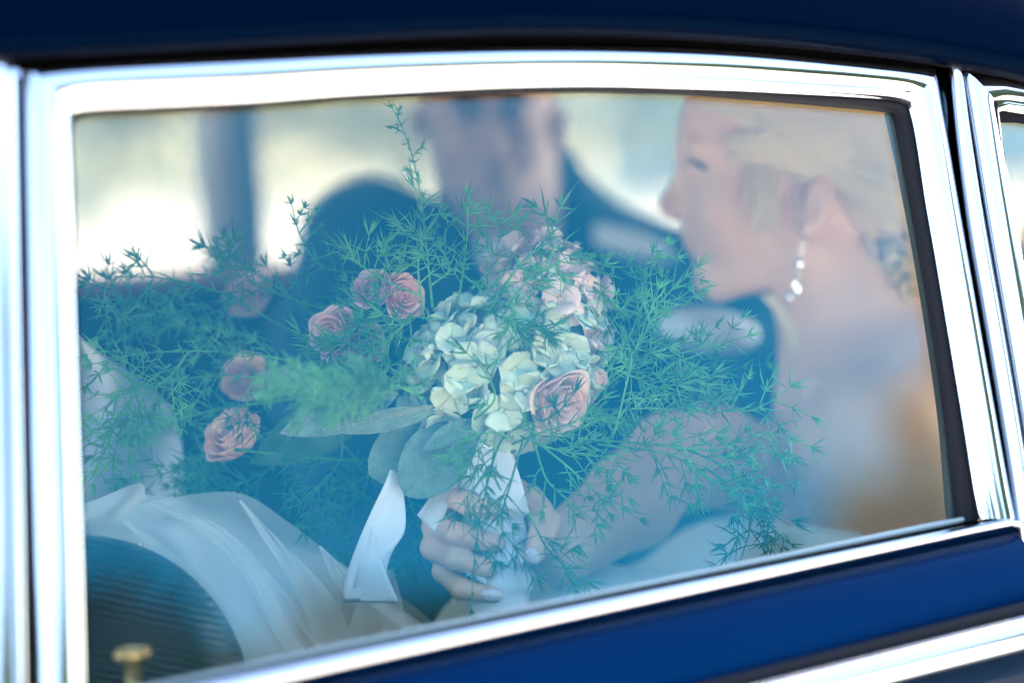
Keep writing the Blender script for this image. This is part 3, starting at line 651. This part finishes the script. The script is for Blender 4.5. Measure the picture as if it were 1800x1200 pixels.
# a hydrangea floret: four overlapping rounded petals and a tiny eye
def floret_mesh(seed, m):
    r = random.Random(seed); mb = MB(); k0 = r.uniform(0, 1)
    for k in range(4):
        rows = petal_rows(r.uniform(.0098, .0122), r.uniform(.0115, .0145), r.uniform(-.05, .42), r.uniform(-.1, .35), r.uniform(0, .05), r.uniform(.04, .13), seed*7+k)
        R = Matrix.Rotation(k0+k*math.pi/2+r.uniform(-.18, .18), 3, 'Z') @ Matrix.Rotation(r.uniform(.0, .75), 3, 'X')
        lift = Vector((0, 0, .0006*(k % 2)))
        mb.grid([[R @ (p+Vector((0, .0006, 0)))+lift for p in row] for row in rows])
    rows = [[Vector((math.sin(a)*math.cos(b)*.0011, math.sin(a)*math.sin(b)*.0011, .0012+math.cos(a)*.0011)) for b in [j*math.pi/3 for j in range(6)]] for a in (.05, .8, 1.6, 2.4)]
    mb.grid(rows, True)
    me = bpy.data.meshes.new('floret'); me.from_pydata([tuple(v) for v in mb.v], [], mb.f); me.polygons.foreach_set('use_smooth', [True]*len(me.polygons)); me.materials.append(m); return me
def put(name, me, parent, loc, rot, sc, solid=.00028):
    o = bpy.data.objects.new(name, me); C.objects.link(o); o.parent = parent
    o.matrix_world = Matrix.Translation(loc) @ rot.to_4x4() @ Matrix.Scale(sc, 4)
    md = o.modifiers.new('thickness', 'SOLIDIFY'); md.thickness = solid/sc; md.offset = 0
    return o
def hydrangea(px, py, dz, r, meshes, n, squash, label, scale=1.0):
    h = empty('hydrangea'); h.parent = bq; h['label'] = label
    c = V(px, py, dz); core = MB(); rr = r*.74
    core.grid([[c+(_Rt*math.sin(a)*math.cos(b)*squash[0]+_Up*math.cos(a)*squash[1]+TOC*math.sin(a)*math.sin(b))*rr for b in [j*math.pi/8 for j in range(16)]] for a in [.02+i*(math.pi-.04)/9 for i in range(10)]], True)
    core.build('flower_core', M_LEAF, h)  # dark green fill paints the shade in the crevices between florets
    k = 0; ga = math.pi*(3-math.sqrt(5))
    N_ = int(n*1.9)
    for i in range(N_):                                            # spread over the side that faces out of the bouquet
        z = 1-2*(i+.5)/N_; rad = math.sqrt(1-z*z); a = i*ga
        d = Vector((rad*math.cos(a), rad*math.sin(a), z))
        if d.z < -.30: continue
        d = (d+Vector((rng.gauss(0, .10), rng.gauss(0, .10), rng.gauss(0, .10)))).normalized()
        p = c+(_Rt*d.x*squash[0]+_Up*d.y*squash[1]+TOC*d.z)*r*rng.uniform(.86, 1.06)
        nd = bdir(d.x+rng.gauss(0, .25), d.y+rng.gauss(0, .25), d.z+rng.gauss(0, .25))
        put('floret', meshes[k % len(meshes)], h, p, frame(nd, rng.uniform(0, 6)), scale*rng.uniform(1.15, 1.6)); k += 1
    return h
fl = [floret_mesh(i, M_HYD) for i in range(7)]+[floret_mesh(40+i, M_HYDB) for i in range(3)]; fl2 = [floret_mesh(20+i, M_HYD2) for i in range(7)]
hydrangea(868, 655, .030, .049, fl, 62, (1.09, .97), 'pale green white hydrangea head')
hydrangea(950, 575, .062, .052, fl2, 52, (.80, 1.10), 'lilac pink hydrangea head behind the pale one', .86)
hydrangea(985, 600, .040, .026, fl, 18, (1.0, 1.5), 'pale green hydrangea cluster above the pink rose')

# a garden rose: petals wrapped round each other, outer ones opening
def rose(px, py, dz, R, axis, m_in, m_out, label, opening=.5, seed=1, name='rose'):
    r = random.Random(seed); t = empty(name); t.parent = bq; t['label'] = label
    rot = frame(bdir(*axis), r.uniform(0, 6)); c = V(px, py, dz)
    layers = [(.16, 3, .62, .98), (.32, 3, .60, 1.03), (.50, 4, .62, 1.08), (.68, 4, .62, 1.10), (.85, 5, .60, 1.02), (1.0, 5, .66, .84)]
    for li_, (rad, n, half, hgt) in enumerate(layers):
        q = li_/(len(layers)-1)
        for k in range(n):
            a0 = k*2*math.pi/n+li_*1.1+r.uniform(-.2, .2); hw = math.pi/n*1.45*r.uniform(.9, 1.1); rows = []
            rj = rad*r.uniform(.94, 1.06); hj = hgt*r.uniform(.93, 1.05); ph = r.uniform(0, 6); tipc = opening*q*r.uniform(.6, 1.3)
            for i in range(9):
                v = i/8; row = []
                for j in range(9):
                    u = -1+2*j/8; edge = 1-.16*u*u-.10*abs(u)**5
                    vv = v*edge; prof_ = math.sin(min(1, .12+vv*1.25)*math.pi/2)**.9
                    rr = R*rj*(prof_*(1+.10*math.sin(ph+u*3))) - R*.20*max(0, vv-.45)*(1-q)*rad*1.2 + R*tipc*max(0, vv-.55)**2*3.2 + R*.05*q*u*u*vv + R*.018*math.sin(u*7+ph)*vv
                    z = R*(-.75+1.35*hj*vv) - R*tipc*max(0, vv-.72)**2*5.0
                    a = a0+u*hw*(1-.10*v)
                    row.append(Vector((rr*math.cos(a), rr*math.sin(a), z)))
                rows.append(row)
            mb = MB().grid([[c+rot @ p for p in row] for row in rows]); mb.build('petal', m_in if q < .62 else m_out, t, solid=.0004)
    return t
rose(982, 706, -.013, .0192, (.55, -.30, .74), M_PINK, M_PINK, 'open pink garden rose at the lower right of the pale hydrangea', .45, 3)
rose(655, 508, .010, .0118, (-.35, .42, .83), M_MAUVE, M_MAUVE, 'dusky mauve rose above the fern', .5, 5)
rose(706, 520, .018, .0130, (.5, .1, .85), M_PEACH, M_PEACH, 'peach rose touching the mauve one', .5, 6)
rose(588, 585, .018, .0145, (-.5, .05, .85), M_PEACH, M_MAUVE, 'pale pink rose half hidden by fern', .5, 8)
rose(640, 605, .030, .013, (0, -.2, .95), M_MAUVE, M_MAUVE, 'small mauve rose under the fern', .4, 9)
rose(412, 765, .050, .0185, (-.45, .55, .55), M_PEACH, M_PEACH, 'peach rose drooping at the lower left', .35, 11)
rose(430, 665, .150, .0150, (-.3, .3, .8), M_MAUVE, M_PEACH, 'dim pink rose deep at the left', .4, 12)
rose(440, 520, .23, .0165, (-.3, .5, .8), M_MAUVE, M_MAUVE, 'dim mauve rose far behind at the left', .4, 13)
rose(1050, 665, .018, .0072, (.6, .3, .7), M_PINK, M_HYD, 'small closed bud beside the pink rose', .05, 14, 'rosebud')
rose(862, 765, .012, .0080, (.1, -.5, .8), M_PEACH, M_HYDB, 'tiny peach bud under the hydrangea', .1, 15, 'rosebud')

# woolly leaves
def leaf(base, tip, W, dz0, dz1, m, bend=.0, fold=.12, roll=0.0, blunt=.5, seed=0, name='leaf'):
    r = random.Random(seed); A = V(*base, dz0); Bp = V(*tip, dz1); ax = Bp-A; L = ax.length; ax.normalize()
    side = ax.cross(TOC).normalized(); nn = side.cross(ax).normalized()
    side, nn = side*math.cos(roll)+nn*math.sin(roll), nn*math.cos(roll)-side*math.sin(roll); rows = []
    nv, nu = 25, 17
    for i in range(nv):
        v = i/(nv-1); wv = math.sin(math.pi*v**(.9 if blunt < .7 else 1.25))**(.85 if blunt < .7 else .55) if v < .999 else 0
        row = []
        for j in range(nu):
            u = -1+2*j/(nu-1); x = u*W*.5*wv; mid = math.exp(-(u*9)**2)
            vein = sum(math.exp(-((abs(u)*.42+v*6.5-k-.2)*7)**2) for k in range(8))
            z = fold*abs(x)+bend*L*math.sin(v*math.pi) - .0007*mid - .00035*vein*(abs(u) > .05) + .0012*math.sin(v*7+u*3+seed)*abs(u)
            row.append(A+ax*(v*L)+side*x+nn*z)
        rows.append(row)
    return MB().grid(rows).build(name, m, bq, solid=.0007)
leaf((842, 712), (650, 835), .0485, .036, .006, M_LEAF, .05, .15, .1, .9, 1)
leaf((838, 725), (712, 870), .0430, .012, -.012, M_LEAF, .04, .12, -.15, .9, 2)
leaf((832, 738), (743, 790), .0135, -.004, -.016, M_LEAF, .06, .2, .0, .5, 3)
leaf((775, 712), (568, 754), .0165, -.006, -.014, M_LEAF, .05, .3, .45, .5, 4)
leaf((700, 690), (492, 761), .0270, .000, .004, M_LEAF, .03, .15, .0, .5, 5)
leaf((680, 690), (452, 655), .030, .030, .030, M_LEAF, .03, .15, .3, .5, 6)
leaf((660, 700), (438, 815), .038, .055, .075, M_LEAF2, .03, .1, .0, .5, 7)
leaf((760, 590), (690, 690), .02, .045, .03, M_LEAF, .03, .2, .3, .5, 8)
leaf((735, 600), (718, 715), .026, .045, .04, M_LEAF2, .03, .2, .3, .5, 9)
# long leaf stems
for a, b in (((842, 712), (866, 800)), ((690, 600), (845, 790)), ((412, 790), (840, 800)), ((985, 730), (872, 800))):
    MB().tube(cat_rom([V(*a, .03), V((a[0]+b[0])/2, (a[1]+b[1])/2+14, .045), V(*b, .03)], 5), .0012, 6).build('stem', M_FERN[1], bq)

# wrapped handle, its collar and loose ribbon
hx = [(846, 775, .047), (856, 830, .0425), (868, 890, .040), (876, 950, .040), (880, 1010, .042), (878, 1060, .044), (872, 1100, .0445), (868, 1150, .043)]
rows = []; pts = resample(cat_rom([V(x, y, .024) for x, y, _ in hx], 8), 70)
for i, p in enumerate(pts):
    q = i/69; rr = .0195+.0012*math.sin(q*9)+.0011*((q*8.5) % 1)-.0015*(q < .25)
    rows.append([p+(_Rt*math.cos(a)+TOC*math.sin(a))*(rr+.0010*(((q*8.5)+a/6.283) % 1)+.0006*math.sin(a*3+q*30)) for a in [2*math.pi*k/36 for k in range(36)]])
MB().grid(rows, True).build('handle_wrap', M_SATIN, bq)
def sheet(left, right, name, m, parent, n=26, nu=9, ruf=.0010, solid=.0003, wrf=None):
    a = resample(cat_rom(left, 6), n); b = resample(cat_rom(right, 6), n); rows = []
    for i in range(n):
        rows.append([a[i].lerp(b[i], j/(nu-1)) + TOC*(ruf*math.sin(j/(nu-1)*math.pi*1.5+i*.25) + (wrf(i/(n-1), j/(nu-1)) if wrf else 0)) for j in range(nu)])
    return MB().grid(rows).build(name, m, parent, solid=solid)
rb_ = empty('ribbon'); rb_.parent = bq
sheet([V(686, 825, .004), V(676, 850, -.002), V(652, 900, -.006), V(626, 960, -.010), V(609, 1010, -.012), V(603, 1040, -.012), V(606, 1058, -.010)],
      [V(692, 825, .004), V(706, 850, -.002), V(713, 900, -.010), V(711, 935, -.014), V(692, 965, -.018), V(680, 1000, -.018), V(674, 1050, -.016)], 'ribbon_tail', M_SATIN, rb_, 30, 11, .002)
sheet([V(651, 925, -.0215), V(640, 955, -.021), V(628, 1000, -.0205), V(614, 1059, -.0125)],
      [V(653, 925, -.0215), V(662, 965, -.022), V(680, 1008, -.0215), V(702, 1059, -.0165)], 'ribbon_fold', M_SATIN, rb_, 20, 9, .0012)
sheet([V(800, 830, .014), V(765, 862, .010), V(733, 905, .012)], [V(806, 850, .014), V(790, 885, .012), V(768, 940, .012)], 'ribbon_loop', M_SATIN, rb_, 14, 7, .001)
sheet([V(812, 775, .006), V(806, 800, .002), V(812, 835, .001), V(850, 880, -.002)], [V(880, 770, .004), V(900, 800, .0), V(918, 850, .0), V(932, 905, .004)], 'ribbon_collar', M_SATIN, rb_, 20, 15, .003)
sheet([V(826, 985, -.001), V(850, 1000, -.0035)], [V(820, 1010, -.001), V(856, 1028, -.0035)], 'ribbon_pleat', M_SATIN, rb_, 10, 5, .0006)
MB().tube([V(845, 778, -.004), V(858, 788, -.008), V(876, 784, -.006)], .0007, 6).build('pin', M_CRYSTAL, rb_)
MB().tube([V(850, 790, -.004), V(862, 786, -.008)], .0009, 6).build('pin', M_CRYSTAL, rb_)

# ------------------------------------------------------------------ asparagus fern
def needle(mb, p, d, L, bendv, wd):
    d = d.normalized(); s1 = d.orthogonal().normalized(); s2 = d.cross(s1); rows = []
    q = [p, p+d*L*.5+bendv*.3*L, p+d*L+bendv*L]
    b = len(mb.v); n = 3
    for k, (c, r) in enumerate(((q[0], wd*.55), (q[0].lerp(q[1], .5)+bendv*L*.02, wd), (q[1], wd*.9))):
        mb.v += [tuple(c+(s1*math.cos(a)+s2*math.sin(a))*r) for a in (0, 2.094, 4.189)]
    mb.v.append(tuple(q[2]))
    for i in range(2):
        for k in range(3):
            k2 = (k+1) % 3; mb.f.append((b+i*3+k, b+i*3+k2, b+i*3+3+k2, b+i*3+3+k))
    for k in range(3): mb.f.append((b+6+k, b+6+(k+1) % 3, b+9))
def whorls(mb, pts, step, nl, L, wd, r, taper=True):
    n = max(3, int(sum((a-b).length for a, b in zip(pts, pts[1:]))/step)); rs = resample(pts, n)
    for i in range(1, n):
        t = (rs[i]-rs[i-1]).normalized(); k0 = r.uniform(0, 6); o = t.orthogonal().normalized(); o2 = t.cross(o)
        for k in range(r.randint(max(1, nl-2), nl+1)):
            a = k0+k*6.283/nl+r.uniform(-.5, .5); el = r.uniform(.45, 1.35)
            d = t*math.cos(el)*(1 if r.random() < .93 else -1)+(o*math.cos(a)+o2*math.sin(a))*math.sin(el)
            LL = L*r.uniform(.4, 1.25)*(1-.45*(i/n)**3 if taper else 1)
            needle(mb, rs[i], d, LL, t*r.uniform(.0, .35)+Vector((r.gauss(0, .12), r.gauss(0, .12), r.gauss(0, .12))), wd*r.uniform(.75, 1.25))
    t = (rs[-1]-rs[-2]).normalized()
    for k in range(4): needle(mb, rs[-1], t+Vector((r.gauss(0, .3), r.gauss(0, .3), r.gauss(0, .3))), L*.7, t*.1, wd)
def sprig(path, m, seed, L=.0180, branch=6, blen=.028, wd=.00064, nl=5, step=.0100, label=None):
    r = random.Random(seed); main = cat_rom([V(*p) for p in path], 6); st = MB(); nd = MB()
    q0 = r.uniform(.72, 1.22); L *= q0; wd *= r.uniform(.8, 1.15); step *= r.uniform(.8, 1.2); nl += r.choice((-1, 0, 0, 1))
    st.tube(main, [.0009*(1-.65*i/(len(main)-1)) for i in range(len(main))], 5)
    whorls(nd, main[len(main)//4:], step, nl, L, wd, r)
    n = len(main)
    branch = int(branch*.8+.5)
    for k in range(branch):
        i = int(n*(.25+.68*k/max(1, branch))); i = min(i, n-2); t = (main[i+1]-main[i]).normalized()
        o = (_Rt*r.gauss(0, 1)+_Up*r.gauss(0, 1)+TOC*r.gauss(0, .55)); o = (o-t*o.dot(t)).normalized()
        ln = blen*r.uniform(.5, 1.2)*(1-.5*i/n); d = (t*r.uniform(.5, 1.1)+o).normalized(); b = []
        sagv = Vector((r.gauss(0, .2), r.gauss(0, .1), -.25+r.gauss(0, .2)))
        for q in range(5): f = q/4; b.append(main[i]+d*ln*f+sagv*ln*f*f*.5)
        st.tube(b, [.0005, .00045, .0004, .0003, .0002], 4); whorls(nd, b, step*.95, nl, L*.9, wd, r)
    s_ = st.build('fern_sprig', m, bq)
    if label: s_['label'] = label
    tag(nd.build('needles', m, s_), kind='stuff')
G0, G1, G2 = M_FERN
sp = [  # path of (x, y, depth) in the bouquet, material, extras
    ([(760, 540, .02), (748, 420, .0), (735, 320, -.012), (712, 235, -.022), (672, 160, -.03)], G0, dict(branch=9, blen=.016, L=.0095, wd=.00042)),
    ([(745, 560, .02), (735, 470, .01), (745, 400, .0), (728, 330, -.0)], G2, dict(branch=8, blen=.03)),
    ([(800, 560, .02), (815, 470, .0), (822, 400, -.01), (822, 345, -.01)], G0, dict(branch=5, blen=.03)),
    ([(830, 560, .0), (850, 490, .02), (880, 420, .02), (900, 385, .02)], G0, dict(branch=6, blen=.03)),
    ([(850, 560, .0), (910, 470, -.01), (960, 420, .0), (985, 365, .01)], G0, dict(branch=7, blen=.035)),
    ([(880, 560, -.03), (920, 500, -.04), (960, 470, -.03), (1005, 450, -.01)], G0, dict(branch=4, blen=.024)),
    ([(850, 540, -.02), (885, 560, -.042), (930, 575, -.045), (975, 570, -.035)], G1, dict(branch=7, blen=.02)),
    ([(800, 470, -.0), (860, 520, -.035), (905, 545, -.045), (900, 590, -.045)], G0, dict(branch=6, blen=.02)),
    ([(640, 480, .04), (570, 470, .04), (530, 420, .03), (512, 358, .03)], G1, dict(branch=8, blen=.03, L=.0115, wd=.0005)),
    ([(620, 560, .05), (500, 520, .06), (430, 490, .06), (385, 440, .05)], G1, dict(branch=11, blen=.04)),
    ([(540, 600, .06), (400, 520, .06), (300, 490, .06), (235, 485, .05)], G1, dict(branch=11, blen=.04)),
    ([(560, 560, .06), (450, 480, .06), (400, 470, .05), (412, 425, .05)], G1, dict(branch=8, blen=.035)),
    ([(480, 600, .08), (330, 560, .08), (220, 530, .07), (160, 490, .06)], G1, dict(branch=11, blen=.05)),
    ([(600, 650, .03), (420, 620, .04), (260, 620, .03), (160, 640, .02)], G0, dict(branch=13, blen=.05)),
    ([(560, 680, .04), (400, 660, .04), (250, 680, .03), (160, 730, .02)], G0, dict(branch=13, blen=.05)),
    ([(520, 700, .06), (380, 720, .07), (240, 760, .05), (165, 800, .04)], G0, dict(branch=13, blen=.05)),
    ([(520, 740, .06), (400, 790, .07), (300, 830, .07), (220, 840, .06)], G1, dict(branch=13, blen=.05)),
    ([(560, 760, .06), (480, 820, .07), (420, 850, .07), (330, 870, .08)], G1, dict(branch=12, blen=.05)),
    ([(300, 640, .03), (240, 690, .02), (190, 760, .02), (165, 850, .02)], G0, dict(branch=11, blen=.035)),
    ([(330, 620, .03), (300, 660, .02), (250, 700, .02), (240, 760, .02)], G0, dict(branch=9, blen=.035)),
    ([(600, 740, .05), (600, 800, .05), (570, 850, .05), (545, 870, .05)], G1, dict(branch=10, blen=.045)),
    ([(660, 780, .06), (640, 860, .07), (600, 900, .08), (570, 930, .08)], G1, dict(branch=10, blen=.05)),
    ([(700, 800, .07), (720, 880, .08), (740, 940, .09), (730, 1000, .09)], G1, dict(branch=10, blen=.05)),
    ([(480, 640, .05), (440, 680, .03), (435, 720, .02), (425, 760, .015)], G1, dict(branch=9, blen=.02)),
    ([(700, 560, .02), (640, 570, -.0), (590, 600, -.01), (545, 610, -.0)], G0, dict(branch=10, blen=.03)),
    ([(740, 520, .01), (690, 500, -.01), (640, 470, .0), (600, 440, .01)], G0, dict(branch=9, blen=.03)),
    ([(760, 560, .0), (720, 560, -.02), (680, 600, -.02), (620, 625, -.02)], G0, dict(branch=10, blen=.035)),
    ([(740, 600, .0), (700, 590, -.02), (660, 540, -.02), (610, 510, .0)], G1, dict(branch=10, blen=.03)),
    ([(760, 500, .01), (790, 470, .0), (760, 420, .0), (700, 390, .01)], G0, dict(branch=9, blen=.035)),
    ([(720, 690, .02), (690, 650, -.0), (660, 620, -.01), (600, 600, -.01)], G0, dict(branch=9, blen=.035)),
    ([(745, 700, .0), (700, 680, -.03), (640, 670, -.04), (560, 650, -.04)], G2, dict(branch=9, blen=.03)),
    ([(900, 760, .0), (980, 790, .0), (1080, 800, .0), (1180, 760, .0)], G0, dict(branch=11, blen=.04)),
    ([(900, 780, .0), (950, 760, -.02), (1010, 740, -.03), (1060, 700, -.02)], G0, dict(branch=7, blen=.03)),
    ([(1000, 760, .01), (1100, 720, .0), (1200, 720, .0), (1320, 720, .01), (1390, 680, .01)], G0, dict(branch=12, blen=.045)),
    ([(1020, 770, .01), (1140, 780, .0), (1260, 790, .0), (1340, 760, .01), (1425, 785, .01)], G0, dict(branch=13, blen=.045)),
    ([(1050, 780, .02), (1180, 800, .01), (1260, 850, .0), (1330, 900, .0)], G0, dict(branch=12, blen=.045)),
    ([(1180, 780, .01), (1270, 820, .0), (1320, 900, -.0), (1300, 990, .0)], G1, dict(branch=10, blen=.035)),
    ([(1240, 820, .01), (1300, 870, .0), (1350, 920, -.0), (1390, 955, .0)], G1, dict(branch=10, blen=.03)),
    ([(1040, 700, .02), (1120, 640, .01), (1200, 620, .01), (1315, 590, .01)], G0, dict(branch=11, blen=.04)),
    ([(1040, 640, .03), (1080, 560, .03), (1130, 500, .03), (1170, 430, .03)], G0, dict(branch=10, blen=.04)),
    ([(1050, 680, .03), (1110, 590, .03), (1170, 520, .03), (1225, 470, .03)], G0, dict(branch=10, blen=.04)),
    ([(1020, 700, .02), (1100, 640, .02), (1140, 570, .02), (1130, 530, .02)], G2, dict(branch=10, blen=.035)),
    ([(950, 500, .03), (1000, 460, .04), (1040, 500, .03), (1080, 540, .03)], G0, dict(branch=8, blen=.03)),
    ([(1060, 640, .0), (1110, 660, -.01), (1160, 680, -.0), (1250, 660, .0)], G0, dict(branch=10, blen=.035)),
    ([(1080, 760, .0), (1100, 680, -.0), (1110, 630, -.0), (1100, 600, .0)], G2, dict(branch=8, blen=.02)),
    ([(900, 770, -.01), (860, 760, -.03), (840, 790, -.035), (790, 800, -.03)], G0, dict(branch=7, blen=.022)),
    ([(890, 760, -.01), (870, 800, -.04), (850, 880, -.055), (836, 960, -.055), (828, 1070, -.045)], G1, dict(branch=4, blen=.026, nl=4, step=.009)),
    ([(920, 770, -.01), (900, 840, -.045), (880, 920, -.06), (905, 960, -.055), (940, 1010, -.045)], G1, dict(branch=5, blen=.028, nl=4, step=.009)),
    ([(940, 780, -.01), (960, 840, -.03), (1000, 880, -.03), (1050, 920, -.03)], G0, dict(branch=8, blen=.03, nl=4)),
    ([(950, 780, .0), (1010, 830, -.01), (1050, 870, -.01), (1070, 900, -.01)], G0, dict(branch=8, blen=.035)),
    ([(930, 720, -.02), (950, 740, -.035), (985, 720, -.04), (1010, 690, -.035)], G1, dict(branch=3, blen=.016, nl=3)),
    ([(830, 740, -.01), (870, 700, -.035), (850, 650, -.04), (820, 620, -.04)], G0, dict(branch=3, blen=.018, nl=3)),
    ([(880, 860, -.03), (860, 830, -.045), (830, 860, -.05), (800, 900, -.045)], G0, dict(branch=6, blen=.02, nl=3)),
    ([(930, 900, -.03), (960, 960, -.035), (1000, 1000, -.03), (1030, 1020, -.03)], G0, dict(branch=5, blen=.02, nl=4)),
]
for i, (pth, m, kw) in enumerate(sp): sprig(pth, m, 100+i, **kw)
# the light green spray pressed close to the glass
for k in range(2):
    sprig([(740, 690-10*k, -.04), (660, 670+12*k, -.09), (570, 665+14*k, -.115), (465, 690-20*k, -.115)], G2, 300+k, branch=10, blen=.032, L=.015, wd=.0009, nl=6, step=.004)
# loose sprigs filling the dim interior of the bunch
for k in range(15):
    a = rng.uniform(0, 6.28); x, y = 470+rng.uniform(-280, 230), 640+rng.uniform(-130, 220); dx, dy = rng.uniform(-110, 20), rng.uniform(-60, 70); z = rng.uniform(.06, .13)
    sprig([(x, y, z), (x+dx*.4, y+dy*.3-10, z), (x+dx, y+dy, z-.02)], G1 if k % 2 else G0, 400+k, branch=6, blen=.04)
for k in range(4):
    x, y = 1100+rng.uniform(-60, 200), 700+rng.uniform(-130, 150); dx, dy = rng.uniform(0, 110), rng.uniform(-60, 60); z = rng.uniform(.03, .09)
    sprig([(x, y, z), (x+dx*.4, y+dy*.3-10, z), (x+dx, y+dy, z-.02)], G1 if k % 2 else G0, 440+k, branch=6, blen=.035)

# ------------------------------------------------------------------ the veil
veil = empty('veil', 'sheer white tulle veil draped over the front seat beside the bouquet', 'veil')
def wr(seed, amp):
    r = random.Random(seed); ks = [(r.uniform(2, 6), r.uniform(4, 11), r.uniform(0, 6)) for _ in range(5)]
    return lambda i, j: amp*sum(math.sin(a*i+b*j+c) for q_, (a, b, c) in enumerate(ks))/2.0
sheet([V(-40, 930, .0), V(60, 955, .0), V(148, 966, .0), V(200, 988, -.0), V(262, 1018, -.0), V(305, 1062, .0), V(352, 1125, .0), V(410, 1215, .0)],
      [V(-40, 900, .03), V(60, 890, .03), V(148, 884, .02), V(246, 848, .01), V(268, 876, .03), V(412, 864, .04), V(500, 912, .04), V(620, 1005, .05), V(770, 1120, .05)], 'tulle_layer', M_TULLE, veil, 70, 40, .001, 0, wr(1, .006))
sheet([V(148, 960, .01), V(250, 1010, .01), V(320, 1070, .01), V(420, 1215, .01)],
      [V(240, 868, .03), V(330, 885, .03), V(430, 960, .03), V(520, 1060, .03), V(600, 1170, .03)], 'tulle_layer', M_TULLE, veil, 60, 40, .001, 0, wr(2, .007))
sheet([V(290, 930, .02), V(340, 1000, .02), V(400, 1080, .02), V(470, 1190, .02)],
      [V(400, 900, .05), V(490, 960, .05), V(530, 1010, .05), V(600, 1170, .05)], 'tulle_layer', M_TULLE2, veil, 60, 40, .001, 0, wr(3, .006))
sheet([V(500, 950, .06), V(560, 1060, .06), V(600, 1180, .06)], [V(620, 1000, .07), V(720, 1060, .08), V(800, 1130, .08)], 'tulle_layer', M_TULLE, veil, 40, 30, .001, 0, wr(4, .004))
sheet([V(60, 520, .16), V(100, 700, .16), V(90, 930, .14)], [V(150, 600, .16), V(300, 720, .16), V(330, 900, .14)], 'tulle_layer', M_TULLE, veil, 40, 30, .001, 0, wr(5, .010))
sheet([V(640, 1010, .03), V(620, 1080, .03), V(600, 1160, .03)], [V(690, 1000, .03), V(708, 1060, .03), V(716, 1140, .03)], 'tulle_layer', M_TULLE, veil, 20, 14, .001, 0, wr(6, .003))
for sd_, (a_, b_, c_, d_) in enumerate((((205, 905), (330, 1040), (440, 1180), 40), ((262, 885), (380, 960), (520, 1170), 30), ((420, 880), (520, 1040), (560, 1150), 36), ((560, 960), (600, 1040), (690, 1110), 30), ((230, 960), (300, 1030), (380, 1130), 22))):
    sheet([V(*a_, .012), V(*b_, .012), V(*c_, .012)], [V(a_[0]+d_*.06, a_[1]-2, .016), V(b_[0]+d_*1.3, b_[1]-14, .016), V(c_[0]+d_*2, c_[1]-10, .016)], 'tulle_fold', M_TULLE, veil, 40, 12, .003, 0, wr(20+sd_, .002))
for pth in ([(246, 955, .006), (252, 985, -.004), (290, 1022, -.004), (322, 1026, -.003), (348, 1040, -.003), (358, 1065, -.002), (354, 1085, -.0)],
            [(148, 966, .0), (200, 988, -.0), (262, 1018, -.0), (305, 1062, .0), (352, 1125, .0)]):
    MB().tube(cat_rom([V(*p) for p in pth], 6), .0007, 5).build('hem_cord', M_SATIN, veil)
